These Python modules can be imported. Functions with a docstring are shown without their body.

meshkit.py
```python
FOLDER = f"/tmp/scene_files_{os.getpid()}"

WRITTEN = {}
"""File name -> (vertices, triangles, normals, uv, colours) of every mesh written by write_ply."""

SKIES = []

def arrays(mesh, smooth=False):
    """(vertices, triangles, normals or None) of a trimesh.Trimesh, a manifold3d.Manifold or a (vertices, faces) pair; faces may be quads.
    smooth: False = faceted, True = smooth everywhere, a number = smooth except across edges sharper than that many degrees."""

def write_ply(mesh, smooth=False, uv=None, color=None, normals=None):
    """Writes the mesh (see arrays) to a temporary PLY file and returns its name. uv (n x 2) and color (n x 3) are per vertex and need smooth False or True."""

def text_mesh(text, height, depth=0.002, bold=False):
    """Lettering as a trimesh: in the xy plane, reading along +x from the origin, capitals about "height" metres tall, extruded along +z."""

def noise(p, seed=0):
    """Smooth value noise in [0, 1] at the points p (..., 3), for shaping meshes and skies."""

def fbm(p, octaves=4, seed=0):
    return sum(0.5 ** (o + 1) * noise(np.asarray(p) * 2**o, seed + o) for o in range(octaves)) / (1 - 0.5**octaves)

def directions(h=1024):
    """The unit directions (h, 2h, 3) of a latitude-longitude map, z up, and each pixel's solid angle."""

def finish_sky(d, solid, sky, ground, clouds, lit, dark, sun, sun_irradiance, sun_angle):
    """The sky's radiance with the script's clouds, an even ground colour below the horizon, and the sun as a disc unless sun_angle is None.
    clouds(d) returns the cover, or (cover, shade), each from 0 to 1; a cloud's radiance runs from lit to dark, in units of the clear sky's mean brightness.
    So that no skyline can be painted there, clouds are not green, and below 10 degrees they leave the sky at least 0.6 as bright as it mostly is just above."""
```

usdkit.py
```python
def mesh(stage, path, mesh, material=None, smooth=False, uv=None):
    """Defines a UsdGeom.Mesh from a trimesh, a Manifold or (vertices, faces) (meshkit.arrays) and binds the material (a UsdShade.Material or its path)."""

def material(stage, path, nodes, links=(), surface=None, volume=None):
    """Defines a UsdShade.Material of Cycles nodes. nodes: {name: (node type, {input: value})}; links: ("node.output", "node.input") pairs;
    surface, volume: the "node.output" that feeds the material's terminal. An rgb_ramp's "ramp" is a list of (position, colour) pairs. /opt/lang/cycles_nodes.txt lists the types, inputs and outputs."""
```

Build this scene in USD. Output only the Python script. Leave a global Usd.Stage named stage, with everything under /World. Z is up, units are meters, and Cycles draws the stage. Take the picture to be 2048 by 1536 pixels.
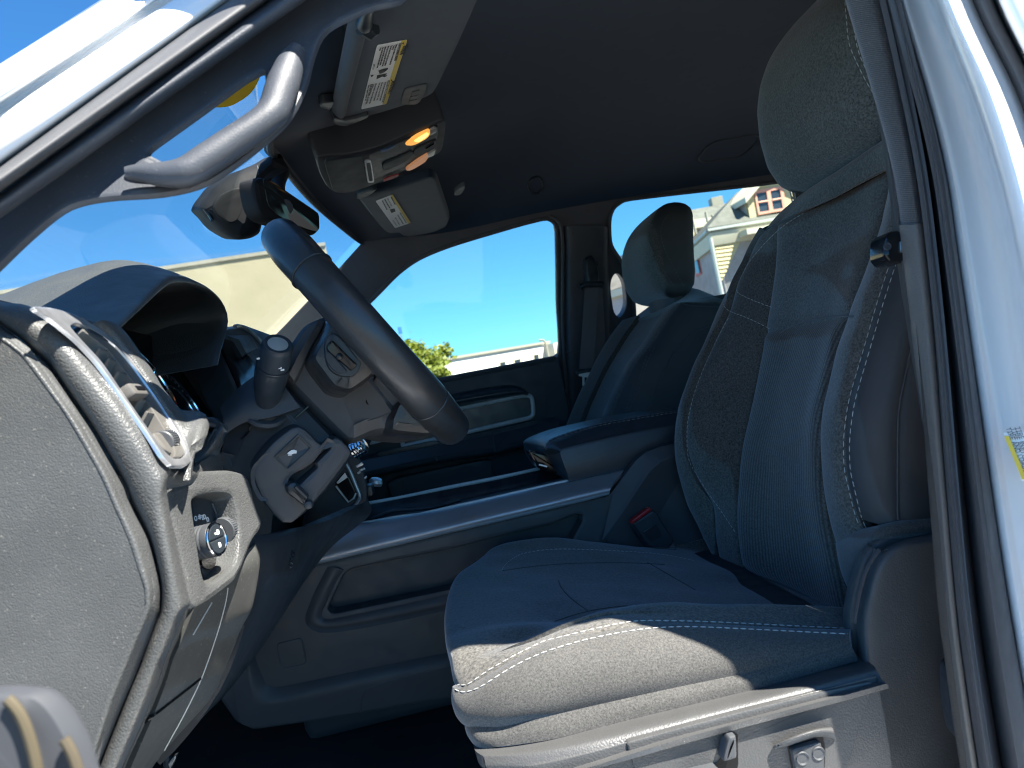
import math, random
import numpy as np, trimesh, usdkit, meshkit, mapbox_earcut
from pxr import Usd, UsdGeom, UsdLux, UsdShade, Gf, Sdf
from scipy.interpolate import Akima1DInterpolator, CubicSpline
from shapely.geometry import Polygon
from shapely import affinity

# ---------------------------------------------------------------- camera, sky, sun, exposure
stage = Usd.Stage.CreateInMemory()
UsdGeom.SetStageUpAxis(stage, UsdGeom.Tokens.z)
UsdGeom.SetStageMetersPerUnit(stage, 1.0)
UsdGeom.Xform.Define(stage, '/World')
UsdGeom.Scope.Define(stage, '/World/Looks')
FPX, ROLL, YAW, CAMZ = 1420.0, math.radians(11.2), math.radians(7.0), 1.30   # lens in photo pixels (2048 wide), roll, yaw, eye height
SUN = np.array([0.56, -0.45, 1.0]); SUN = SUN / np.linalg.norm(SUN)           # direction towards the sun
SUN_I, SKY_K, EXPOSURE = 1.25, 0.05, 2.12

cF = np.array([math.sin(YAW), math.cos(YAW), 0.0]); cR = np.array([math.cos(YAW), -math.sin(YAW), 0.0]); cU = np.array([0, 0, 1.0])
RC, RS = math.cos(ROLL), math.sin(ROLL)
camR, camU = RC * cR - RS * cU, RS * cR + RC * cU
cam = UsdGeom.Camera.Define(stage, '/World/camera')
m4 = Gf.Matrix4d(*[float(v) for v in (*camR, 0, *camU, 0, *(-cF), 0, 0, 0, CAMZ, 1)])
cam.AddTransformOp().Set(m4)
cam.CreateHorizontalApertureAttr(36.0); cam.CreateVerticalApertureAttr(27.0)
cam.CreateFocalLengthAttr(36.0 * FPX / 2048.0)
cam.CreateClippingRangeAttr(Gf.Vec2f(0.02, 2000))
cam.CreateFStopAttr(9.0); cam.CreateFocusDistanceAttr(0.95)
cam.CreateExposureAttr(EXPOSURE)

elev, rot = math.asin(SUN[2]), math.atan2(SUN[0], SUN[1])
skymat = usdkit.material(stage, '/World/Looks/sky', {
    'tc': ('texture_coordinate', {}),
    'map': ('mapping', {'scale': (1.0, 1.0, 4.0)}),
    'n': ('noise_texture', {'scale': 2.6, 'detail': 6.0, 'roughness': 0.6}),
    'cov': ('rgb_ramp', {'ramp': [(0.0, (0, 0, 0)), (0.64, (0, 0, 0)), (0.80, (.55, .55, .55)), (1.0, (.8, .8, .8))]}),
    'sep': ('separate_xyz', {}),
    'low': ('rgb_ramp', {'ramp': [(0.0, (1, 1, 1)), (0.06, (.9, .9, .9)), (0.22, (0, 0, 0)), (1.0, (0, 0, 0))]}),
    'mul': ('mix_color', {'blend_type': 'multiply', 'fac': 1.0}),
    'sky': ('sky_texture', {'sky_type': 'single_scattering', 'sun_disc': False, 'sun_elevation': elev, 'sun_rotation': rot, 'air_density': 1.0, 'aerosol_density': 0.08, 'ozone_density': 1.6, 'altitude': 20.0}),
    'tint': ('mix_color', {'blend_type': 'multiply', 'fac': 1.0, 'b': (.33, .79, 1.14), 'use_clamp': False}),
    'mx': ('mix_color', {'blend_type': 'mix', 'b': (6.5, 6.8, 7.2), 'use_clamp': False}),
    'bg': ('background_shader', {'strength': SKY_K})},
    [('tc.generated', 'map.vector'), ('map.vector', 'n.vector'), ('n.fac', 'cov.fac'), ('tc.generated', 'sep.vector'), ('sep.z', 'low.fac'),
     ('cov.color', 'mul.a'), ('low.color', 'mul.b'), ('mul.result', 'mx.fac'), ('sky.color', 'tint.a'), ('tint.result', 'mx.a'), ('mx.result', 'bg.color')], surface='bg.background')
dome = UsdLux.DomeLight.Define(stage, '/World/sky'); dome.CreateIntensityAttr(1.0)
UsdShade.MaterialBindingAPI.Apply(dome.GetPrim()).Bind(skymat)
dome.GetPrim().SetCustomDataByKey('kind', 'structure'); dome.GetPrim().SetCustomDataByKey('label', 'clear deep blue sky paling towards the rooftops')
sun = UsdLux.DistantLight.Define(stage, '/World/sun')
sun.CreateIntensityAttr(SUN_I); sun.CreateAngleAttr(0.53); sun.CreateNormalizeAttr(True); sun.CreateColorAttr(Gf.Vec3f(1.0, 0.95, 0.86))
zx = SUN; xx = np.cross([0, 0, 1.0], zx); xx /= np.linalg.norm(xx); yx = np.cross(zx, xx)
sun.AddTransformOp().Set(Gf.Matrix4d(*[float(v) for v in (*xx, 0, *yx, 0, *zx, 0, 0, 0, 30, 1)]))

# ---------------------------------------------------------------- where a point of the photograph lies in the truck
EYE = np.array([0, 0, CAMZ])
def ray(px, py):
    a, b = px - 1024.0, 768.0 - py
    u, v = (a * RC + b * RS) / FPX, (-a * RS + b * RC) / FPX
    return cF + u * cR + v * cU
def PY(px, py, Y):      # x: towards the tail of the truck, y: from the driver's door across the cab, z: up
    d = ray(px, py); return EYE + d * (Y / d[1])
def PN(px, py, p0, n):
    d = ray(px, py); n = np.asarray(n, float); return EYE + d * (np.dot(np.asarray(p0, float) - EYE, n) / np.dot(d, n))
def PD(px, py, D):      # at a distance along the view
    return EYE + ray(px, py) * D
def W(pts, Y=None):
    return np.array([PY(p[0], p[1], Y if len(p) < 3 else p[2]) for p in pts])
def WN(pts, p0, n):
    return np.array([PN(p[0], p[1], p0, n) for p in pts])

# ---------------------------------------------------------------- shapes
def ip(x, P, xn):
    P = np.asarray(P, float)
    if len(x) == 2: return P[0] + (xn - x[0])[:, None] / (x[1] - x[0]) * (P[1] - P[0])
    if len(x) < 5: return CubicSpline(x, P, bc_type='natural')(xn)
    return Akima1DInterpolator(x, P)(xn)
def chord(P):
    return np.r_[0, np.cumsum(np.maximum(np.linalg.norm(np.diff(P, axis=0), axis=1), 1e-7) ** 0.5)]
def spl(P, n, closed=False, k='s'):
    P = np.asarray(P, float)
    if closed:
        if k == 'l':
            Q = np.vstack([P, P[:1]]); s = np.r_[0, np.cumsum(np.linalg.norm(np.diff(Q, axis=0), axis=1))]
            x = np.linspace(0, s[-1], n, endpoint=False); return np.stack([np.interp(x, s, Q[:, i]) for i in range(Q.shape[1])], 1)
        Q = np.vstack([P[-3:], P, P[:3]]); t = chord(Q); a, b = t[3], t[3 + len(P)]
        return ip(t, Q, np.linspace(a, b, n, endpoint=False))
    if k == 'l':
        s = np.r_[0, np.cumsum(np.linalg.norm(np.diff(P, axis=0), axis=1))]; x = np.linspace(0, s[-1], n)
        return np.stack([np.interp(x, s, P[:, i]) for i in range(P.shape[1])], 1)
    t = chord(P); F_ = ip(t, P, np.linspace(0, t[-1], n * 4)); s = np.r_[0, np.cumsum(np.linalg.norm(np.diff(F_, axis=0), axis=1))]
    x = np.linspace(0, s[-1], n); return np.stack([np.interp(x, s, F_[:, i]) for i in range(P.shape[1])], 1)
def surf(rows, su, sv):
    """rows of control points (same count) -> a finer grid through them."""
    A = np.array(rows, float); R, C = A.shape[:2]
    xu = np.linspace(0, C - 1, (C - 1) * su + 1)
    B = np.stack([ip(np.arange(C), A[r], xu) for r in range(R)])
    xv = np.linspace(0, R - 1, (R - 1) * sv + 1)
    return np.stack([ip(np.arange(R), B[:, j], xv) for j in range(B.shape[1])], 1)
def gnorm(G):
    du, dv = np.gradient(G, axis=1), np.gradient(G, axis=0)
    n = np.cross(du, dv); n /= np.linalg.norm(n, axis=2, keepdims=True) + 1e-12
    c = G.reshape(-1, 3).mean(0)
    if (n * (EYE - G)).sum() < 0: n = -n
    return n
def gfaces(R, C, off=0):
    i, j = np.meshgrid(np.arange(R - 1), np.arange(C - 1), indexing='ij'); a = (i * C + j).ravel() + off
    return np.vstack([np.stack([a, a + 1, a + C + 1], 1), np.stack([a, a + C + 1, a + C], 1)])
def fix(v, f):
    m = trimesh.Trimesh(np.asarray(v, float), np.asarray(f, int), process=False)
    m.merge_vertices(digits_vertex=6); m.update_faces(m.nondegenerate_faces()); trimesh.repair.fix_normals(m, multibody=False)
    return m
def shell(G, back, keep=True):
    """closed body between a front grid and a back grid."""
    R, C = G.shape[:2]; n = R * C
    f = [gfaces(R, C), gfaces(R, C, n)[:, ::-1]]
    ring = [(0, j) for j in range(C)] + [(i, C - 1) for i in range(1, R)] + [(R - 1, j) for j in range(C - 2, -1, -1)] + [(i, 0) for i in range(R - 2, 0, -1)]
    r = np.array([i * C + j for i, j in ring]); s = np.roll(r, -1)
    f += [np.stack([r, r + n, s + n], 1), np.stack([r, s + n, s], 1)]
    return fix(np.vstack([G.reshape(-1, 3), back.reshape(-1, 3)]), np.vstack(f))
def sheet(rows, su=6, sv=6, thick=0.006, G=None):
    G = surf(rows, su, sv) if G is None else G
    return shell(G, G - gnorm(G) * thick)
def pillow(rows, su=8, sv=8, bulge=0.006, w=0.015, thick=0.02, G=None, sides='lrtb', drop=0.0):
    """an upholstered panel: bulges between its seams."""
    G = surf(rows, su, sv) if G is None else G
    n = gnorm(G); R, C = G.shape[:2]
    au = np.concatenate([np.zeros((R, 1)), np.cumsum(np.linalg.norm(np.diff(G, axis=1), axis=2), 1)], 1)
    av = np.concatenate([np.zeros((1, C)), np.cumsum(np.linalg.norm(np.diff(G, axis=0), axis=2), 0)], 0)
    d = np.full((R, C), 1e3)
    for k, e in (('l', au), ('r', au[:, -1:] - au), ('t', av), ('b', av[-1:] - av)):
        if k in sides: d = np.minimum(d, e)
    h = bulge * (1 - (1 - np.minimum(d / w, 1)) ** 2.2) - drop
    h = h + (meshkit.fbm(G * [17, 17, 23], 3, 5) - .5) * .0035 * np.clip(d / .03, 0, 1) * (bulge > .0025)
    return shell(G + n * h[..., None], G - n * thick), G + n * h[..., None], n
def earcut(loops):
    v = np.vstack(loops); e = np.cumsum([len(l) for l in loops]).astype(np.uint32)
    return mapbox_earcut.triangulate_float64(np.ascontiguousarray(v, dtype=np.float64), e).reshape(-1, 3).astype(int)
def basis(n):
    n = np.asarray(n, float) / np.linalg.norm(n)
    a = np.cross([0, 0, 1.0], n) if abs(n[2]) < 0.95 else np.cross([1.0, 0, 0], n)
    a /= np.linalg.norm(a); return a, np.cross(n, a), n
def inset(P2, d):
    a, b = P2 - np.roll(P2, 1, 0), np.roll(P2, -1, 0) - P2
    na = np.stack([-a[:, 1], a[:, 0]], 1); nb = np.stack([-b[:, 1], b[:, 0]], 1)
    na /= np.linalg.norm(na, axis=1, keepdims=True) + 1e-12; nb /= np.linalg.norm(nb, axis=1, keepdims=True) + 1e-12
    m = na + nb; l = np.maximum(np.linalg.norm(m, axis=1, keepdims=True), 0.3); m = m / l
    return P2 + m * d / np.maximum((m * na).sum(1, keepdims=True), 0.5)
def area2(p):
    return 0.5 * np.sum(p[:, 0] * np.roll(p[:, 1], -1) - p[:, 1] * np.roll(p[:, 0], -1))
def plate(loop, thick=0.01, bevel=0.002, holes=(), n=None, out=None):
    """a body with the given outline (and holes), its outer face through the points, rounded front edges."""
    loop = np.asarray(loop, float); c = loop.mean(0)
    if n is None:
        n = np.linalg.svd(loop - c)[2][2]
    n = np.asarray(n, float) / np.linalg.norm(n)
    if np.dot(n, (EYE - c) if out is None else np.asarray(out, float)) < 0: n = -n
    a, b, n = basis(n)
    rings = []
    for k, L in enumerate([loop, *holes]):
        L = np.asarray(L, float); p2 = np.stack([(L - c) @ a, (L - c) @ b], 1); h = (L - c) @ n
        if (area2(p2) < 0) != (k > 0): p2, h = p2[::-1], h[::-1]
        rings.append((p2, h))
    lay = [(-thick, 0.0), (-bevel, 0.0), (-0.30 * bevel, 0.30 * bevel), (0.0, bevel)] if bevel > 0 else [(-thick, 0.0), (0.0, 0.0)]
    N = sum(len(r[0]) for r in rings); V = []
    for z, ins in lay:
        for p2, h in rings:
            q = inset(p2, ins) if ins else p2
            V.append(c + q[:, :1] * a + q[:, 1:] * b + (h + z)[:, None] * n)
    V = np.vstack(V); T = earcut([inset(r[0], lay[-1][1]) if lay[-1][1] else r[0] for r in rings]); F = [T + N * (len(lay) - 1), earcut([r[0] for r in rings])[:, ::-1]]
    o = 0
    for p2, h in rings:
        r = np.arange(len(p2)) + o; s = np.roll(r, -1); o += len(p2)
        for k in range(len(lay) - 1):
            F += [np.stack([r + N * k, s + N * k, s + N * (k + 1)], 1), np.stack([r + N * k, s + N * (k + 1), r + N * (k + 1)], 1)]
    return fix(V, np.vstack(F))
def loft(loops, caps=True):
    L = [np.asarray(l, float) for l in loops]; n = len(L[0]); V = np.vstack(L); F = []
    for k in range(len(L) - 1):
        r = np.arange(n) + k * n; s = np.roll(np.arange(n), -1) + k * n
        F += [np.stack([r, s, s + n], 1), np.stack([r, s + n, r + n], 1)]
    if caps:
        V = np.vstack([V, L[0].mean(0), L[-1].mean(0)]); r = np.arange(n); s = np.roll(r, -1); q = (len(L) - 1) * n
        F += [np.stack([s, r, np.full(n, len(V) - 2)], 1), np.stack([r + q, s + q, np.full(n, len(V) - 1)], 1)]
    return fix(V, np.vstack(F))
def frames(P, up=None):
    t = np.gradient(P, axis=0); t /= np.linalg.norm(t, axis=1, keepdims=True) + 1e-12
    u = np.zeros_like(P); ref = np.array([0, 0, 1.0]) if up is None else np.asarray(up, float)
    if up is None and abs(t[0] @ ref) > 0.9: ref = np.array([0, 1.0, 0])
    for i in range(len(P)):
        x = ref - t[i] * (ref @ t[i]); x /= np.linalg.norm(x) + 1e-12; u[i] = x
        if up is None: ref = x
    return t, u, np.cross(t, u)
def tube(P, r, n=10, a=1.0, b=1.0, up=None, caps=True, closed=False):
    P = np.asarray(P, float); r = np.broadcast_to(r, (len(P),))
    t, u, w = frames(P, up); th = np.arange(n) * 2 * np.pi / n
    L = [P[i] + r[i] * (a * np.cos(th)[:, None] * u[i] + b * np.sin(th)[:, None] * w[i]) for i in range(len(P))]
    if closed: return loft(L + [L[0]], caps=False)
    return loft(L, caps)
def ribbon(P, width, thick, up):
    """a flat strip of rectangular section along P, 'up' across its face."""
    t, u, w = frames(np.asarray(P, float), up)
    L = [P[i] + np.array([s * width / 2 * w[i] + q * thick / 2 * u[i] for s, q in ((-1, -1), (1, -1), (1, 1), (-1, 1))]) for i in range(len(P))]
    return loft(L)
def revolve(profile, o, axis, n=32, start=None):
    a, b, c = basis(axis); th = np.arange(n) * 2 * np.pi / n; o = np.asarray(o, float)
    return loft([o + c * h + r * (np.cos(th)[:, None] * a + np.sin(th)[:, None] * b) for r, h in profile])
def rbox(c, size, r=0.004, ax=None):
    """box with rounded edges; ax: three axis rows."""
    import manifold3d as m3
    s = np.asarray(size, float) / 2; r = min(r, s.min() * 0.98); k = s - r
    pts = []
    for sx in (-1, 1):
        for sy in (-1, 1):
            for sz in (-1, 1):
                for d in SPH: pts.append([sx * k[0] + r * abs(d[0]) * sx, sy * k[1] + r * abs(d[1]) * sy, sz * k[2] + r * abs(d[2]) * sz])
    v = np.array(pts); h = trimesh.convex.convex_hull(v)
    A = np.eye(3) if ax is None else np.array([np.asarray(x, float) / np.linalg.norm(x) for x in ax])
    return trimesh.Trimesh(h.vertices @ A + np.asarray(c, float), h.faces, process=False)
_q = 1 / math.sqrt(2); _p = 1 / math.sqrt(3)
SPH = [(1, 0, 0), (0, 1, 0), (0, 0, 1), (_q, _q, 0), (_q, 0, _q), (0, _q, _q), (_p, _p, _p)]
def join(*ms):
    return trimesh.util.concatenate([m for m in ms])
def stitches(P, dash=0.0055, gap=0.0022, r=0.0005, lift=None):
    """thread dashes along a curve."""
    P = np.asarray(P, float); s = np.r_[0, np.cumsum(np.linalg.norm(np.diff(P, axis=0), axis=1))]
    at = lambda x: np.stack([np.interp(x, s, P[:, i]) for i in range(3)], -1)
    out = []; x = 0.0
    while x + dash < s[-1]:
        A, M, B = at(x), at(x + dash / 2), at(x + dash)
        out.append(tube(np.array([A, 0.5 * (A + M), M, 0.5 * (M + B), B]), np.array([.35, .9, 1.0, .9, .35]) * r, 5)); x += dash + gap
    return join(*out)
def rounded(pts, n=6, rad=0.3, k=None):
    """round the corners of a polygon given in any dimension."""
    P = np.asarray(pts, float); out = []
    for i in range(len(P)):
        a, b, c = P[i - 1], P[i], P[(i + 1) % len(P)]
        rr = rad if np.isscalar(rad) else rad[i]
        p, q = b + (a - b) * min(rr, .5), b + (c - b) * min(rr, .5)
        if rr <= 0: out.append(b); continue
        for t in np.linspace(0, 1, n): out.append((1 - t) ** 2 * p + 2 * t * (1 - t) * b + t * t * q)
    return np.array(out)
def cast(mesh, pts, lift=0.0015, n=0, closed=False):
    """where a line of the photograph runs over a built surface."""
    P = np.asarray(pts, float)
    if n: P = spl(P, n, closed)
    v, f = np.asarray(mesh.vertices), np.asarray(mesh.faces); a, e1_, e2_ = v[f[:, 0]], v[f[:, 1]] - v[f[:, 0]], v[f[:, 2]] - v[f[:, 0]]
    out = []
    for px, py in P[:, :2]:
        d = ray(px, py); h = np.cross(d, e2_); det = (e1_ * h).sum(1); ok = np.abs(det) > 1e-12; inv = np.where(ok, 1 / np.where(ok, det, 1), 0)
        s = EYE - a; u = (s * h).sum(1) * inv; q = np.cross(s, e1_); w = (q @ d) * inv; t = (e2_ * q).sum(1) * inv
        good = ok & (u >= -1e-4) & (w >= -1e-4) & (u + w <= 1.0002) & (t > .05)
        if good.any():
            t0 = t[good].min(); out.append(EYE + d * t0 - d / np.linalg.norm(d) * lift)
    return np.array(out)
def lettering(text, h, o, ex, ey, depth=0.0006, bold=False, centre=True):
    m = meshkit.text_mesh(text, h, depth, bold); v = np.array(m.vertices)
    if centre: v[:, :2] -= (v[:, :2].max(0) + v[:, :2].min(0)) / 2
    ex = np.asarray(ex, float) / np.linalg.norm(ex); ey = np.asarray(ey, float); ey = ey - ex * (ey @ ex); ey /= np.linalg.norm(ey)
    return trimesh.Trimesh(np.asarray(o, float) + v[:, :1] * ex + v[:, 1:2] * ey + v[:, 2:] * np.cross(ex, ey), m.faces, process=False)

# ---------------------------------------------------------------- things and parts
USED = {}
def fresh(parent, name):
    k = parent + '/' + name; n = USED.get(k, 0); USED[k] = n + 1
    return k if n == 0 else f'{k}_{n:03d}'
class Thing:
    def __init__(s, name, label, cat, at, group=None, kind=None):
        s.path = fresh('/World', name); s.at = np.asarray(at, float)
        x = UsdGeom.Xform.Define(stage, s.path); x.AddTranslateOp().Set(Gf.Vec3d(*map(float, s.at))); p = x.GetPrim()
        p.SetCustomDataByKey('label', label)
        if cat: p.SetCustomDataByKey('category', cat)
        if group: p.SetCustomDataByKey('group', group)
        if kind: p.SetCustomDataByKey('kind', kind)
    def part(s, name, mesh, mat, under=None, smooth=38, label=None, kind=None):
        path = fresh(under or s.path, name)
        v, f = (np.array(mesh.vertices), np.array(mesh.faces)) if hasattr(mesh, 'vertices') else mesh
        m = usdkit.mesh(stage, path, trimesh.Trimesh(v - s.at, f, process=False), mat, smooth=smooth)
        if label: m.GetPrim().SetCustomDataByKey('label', label)
        if kind: m.GetPrim().SetCustomDataByKey('kind', kind)
        return path
def single(name, mesh, mat, label, cat=None, kind=None, group=None, smooth=38):
    path = fresh('/World', name); c = np.array(mesh.bounds).mean(0)
    m = usdkit.mesh(stage, path, trimesh.Trimesh(np.array(mesh.vertices) - c, mesh.faces, process=False), mat, smooth=smooth)
    m.AddTranslateOp().Set(Gf.Vec3d(*map(float, c))); p = m.GetPrim()
    for k, v in (('label', label), ('category', cat), ('kind', kind), ('group', group)):
        if v: p.SetCustomDataByKey(k, v)
    return path

# ---------------------------------------------------------------- materials
def simple(name, color, rough=0.5, metal=0.0, coat=0.0, spec=0.5, sheen=0.0, vary=0.12, vs=9.0, bump=0.0, bs=300.0, bd=0.0004, emit=None, kind='voronoi', dust=0.0, mottle=0.0, coat_r=0.04):
    """paint, plastic, rubber, metal: slow tone changes, optional grain, optional dust."""
    c = np.asarray(color, float)
    N = {'g': ('geometry', {}), 'n': ('noise_texture', {'scale': vs, 'detail': 5.0, 'roughness': 0.6}),
         'r': ('rgb_ramp', {'ramp': [(0.25, tuple(c * (1 - vary))), (0.75, tuple(np.minimum(c * (1 + vary), .95)))]}),
         'n2': ('noise_texture', {'scale': vs * 4.3, 'detail': 4.0}),
         'rr': ('rgb_ramp', {'ramp': [(0.3, (max(rough - .08, .02),) * 3), (0.7, (min(rough + .08, 1),) * 3)]}),
         'p': ('principled_bsdf', {'metallic': metal, 'coat_weight': coat, 'coat_roughness': coat_r, 'specular_ior_level': spec, 'sheen_weight': sheen, 'sheen_roughness': 0.5})}
    L = [('g.position', 'n.vector'), ('g.position', 'n2.vector'), ('n.fac', 'r.fac'), ('n2.fac', 'rr.fac'), ('rr.color', 'p.roughness')]
    col = 'r.color'
    if dust:
        N['dn'] = ('noise_texture', {'scale': 420.0, 'detail': 2.0}); N['dr'] = ('rgb_ramp', {'ramp': [(0.0, (0, 0, 0)), (0.66, (0, 0, 0)), (0.74, (dust, dust, dust)), (1.0, (dust, dust, dust))]})
        N['dm'] = ('mix_color', {'b': (.30, .28, .24)})
        L += [('g.position', 'dn.vector'), ('dn.fac', 'dr.fac'), ('dr.color', 'dm.fac'), (col, 'dm.a')]; col = 'dm.result'
    L.append((col, 'p.base_color'))
    if emit: N['p'][1]['emission_color'] = emit[0]; N['p'][1]['emission_strength'] = emit[1]
    if bump:
        if kind == 'voronoi':
            N['dis'] = ('noise_texture', {'scale': bs * .35, 'detail': 2.0}); N['dmx'] = ('mix_color', {'fac': 0.0022, 'use_clamp': False})
            N['v'] = ('voronoi_texture', {'feature': 'smooth_f1', 'scale': bs, 'smoothness': 0.35, 'randomness': 1.0})
            N['b'] = ('bump', {'strength': bump, 'distance': bd, 'invert': True})
            L += [('g.position', 'dis.vector'), ('g.position', 'dmx.a'), ('dis.color', 'dmx.b'), ('dmx.result', 'v.vector'), ('v.distance', 'b.height'), ('b.normal', 'p.normal')]
        else:
            N['v'] = ('noise_texture', {'scale': bs, 'detail': 3.0, 'roughness': .6}); N['b'] = ('bump', {'strength': bump, 'distance': bd})
            L += [('g.position', 'v.vector'), ('v.fac', 'b.height'), ('b.normal', 'p.normal')]
    return usdkit.material(stage, '/World/Looks/' + name, N, L, surface='p.BSDF')
def cloth(name, dark, light, scale=900.0, rib=None, rough=0.95, sheen=0.35):
    """heathered upholstery cloth; rib: (direction vector, ribs per metre)."""
    N = {'g': ('geometry', {}), 'n': ('noise_texture', {'scale': scale, 'detail': 3.0, 'roughness': 0.75}), 'nl': ('noise_texture', {'scale': 9.0, 'detail': 4.0}),
         'r': ('rgb_ramp', {'ramp': [(0.30, dark), (0.5, tuple((np.array(dark) + light) / 2)), (0.70, light)]}),
         'lr': ('rgb_ramp', {'ramp': [(0.25, (.86, .86, .86)), (0.75, (1.12, 1.12, 1.12))]}), 'mm': ('mix_color', {'blend_type': 'multiply', 'fac': 1.0, 'use_clamp': False}),
         'b': ('bump', {'strength': 0.55, 'distance': 0.0007}),
         'p': ('principled_bsdf', {'roughness': rough, 'specular_ior_level': 0.12, 'sheen_weight': sheen, 'sheen_roughness': 0.45, 'sheen_tint': (.85, .9, 1.0)})}
    L = [('g.position', 'n.vector'), ('g.position', 'nl.vector'), ('n.fac', 'r.fac'), ('nl.fac', 'lr.fac'), ('r.color', 'mm.a'), ('lr.color', 'mm.b'), ('mm.result', 'p.base_color'), ('b.normal', 'p.normal')]
    if rib:
        d = np.asarray(rib[0], float); d = d / np.linalg.norm(d)
        N['dot'] = ('vector_math', {'math_type': 'dot_product', 'vector2': tuple(d)}); N['mu'] = ('math', {'math_type': 'multiply', 'value2': 2 * math.pi * rib[1]}); N['sn'] = ('math', {'math_type': 'sine'})
        N['hs'] = ('math', {'math_type': 'multiply_add', 'value2': 0.35, 'value3': 0.0}); N['ad'] = ('math', {'math_type': 'add'})
        N['rb'] = ('rgb_ramp', {'ramp': [(0.0, (.62, .62, .62)), (1.0, (1.25, 1.25, 1.25))]}); N['mm2'] = ('mix_color', {'blend_type': 'multiply', 'fac': 1.0, 'use_clamp': False}); N['ms'] = ('math', {'math_type': 'multiply_add', 'value2': .5, 'value3': .5})
        L += [('g.position', 'dot.vector1'), ('dot.value', 'mu.value1'), ('mu.value', 'sn.value1'), ('sn.value', 'hs.value1'), ('hs.value', 'ad.value1'), ('n.fac', 'ad.value2'), ('ad.value', 'b.height'),
              ('sn.value', 'ms.value1'), ('ms.value', 'rb.fac'), ('mm.result', 'mm2.a'), ('rb.color', 'mm2.b'), ('mm2.result', 'p.base_color')]
        L.remove(('mm.result', 'p.base_color'))
    else:
        L.append(('n.fac', 'b.height'))
    return usdkit.material(stage, '/World/Looks/' + name, N, L, surface='p.BSDF')
def pane(name, tint=(.93, .97, .95), refl=0.9):
    return usdkit.material(stage, '/World/Looks/' + name, {'f': ('fresnel', {'IOR': 1.45}), 'm': ('math', {'math_type': 'multiply', 'value2': refl}), 't': ('transparent_bsdf', {'color': tint}), 'g': ('glossy_bsdf', {'roughness': 0.02, 'color': (1, 1, 1)}), 'x': ('mix_closure', {})},
        [('f.fac', 'm.value1'), ('m.value', 'x.fac'), ('t.BSDF', 'x.closure1'), ('g.BSDF', 'x.closure2')], surface='x.closure')

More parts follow.
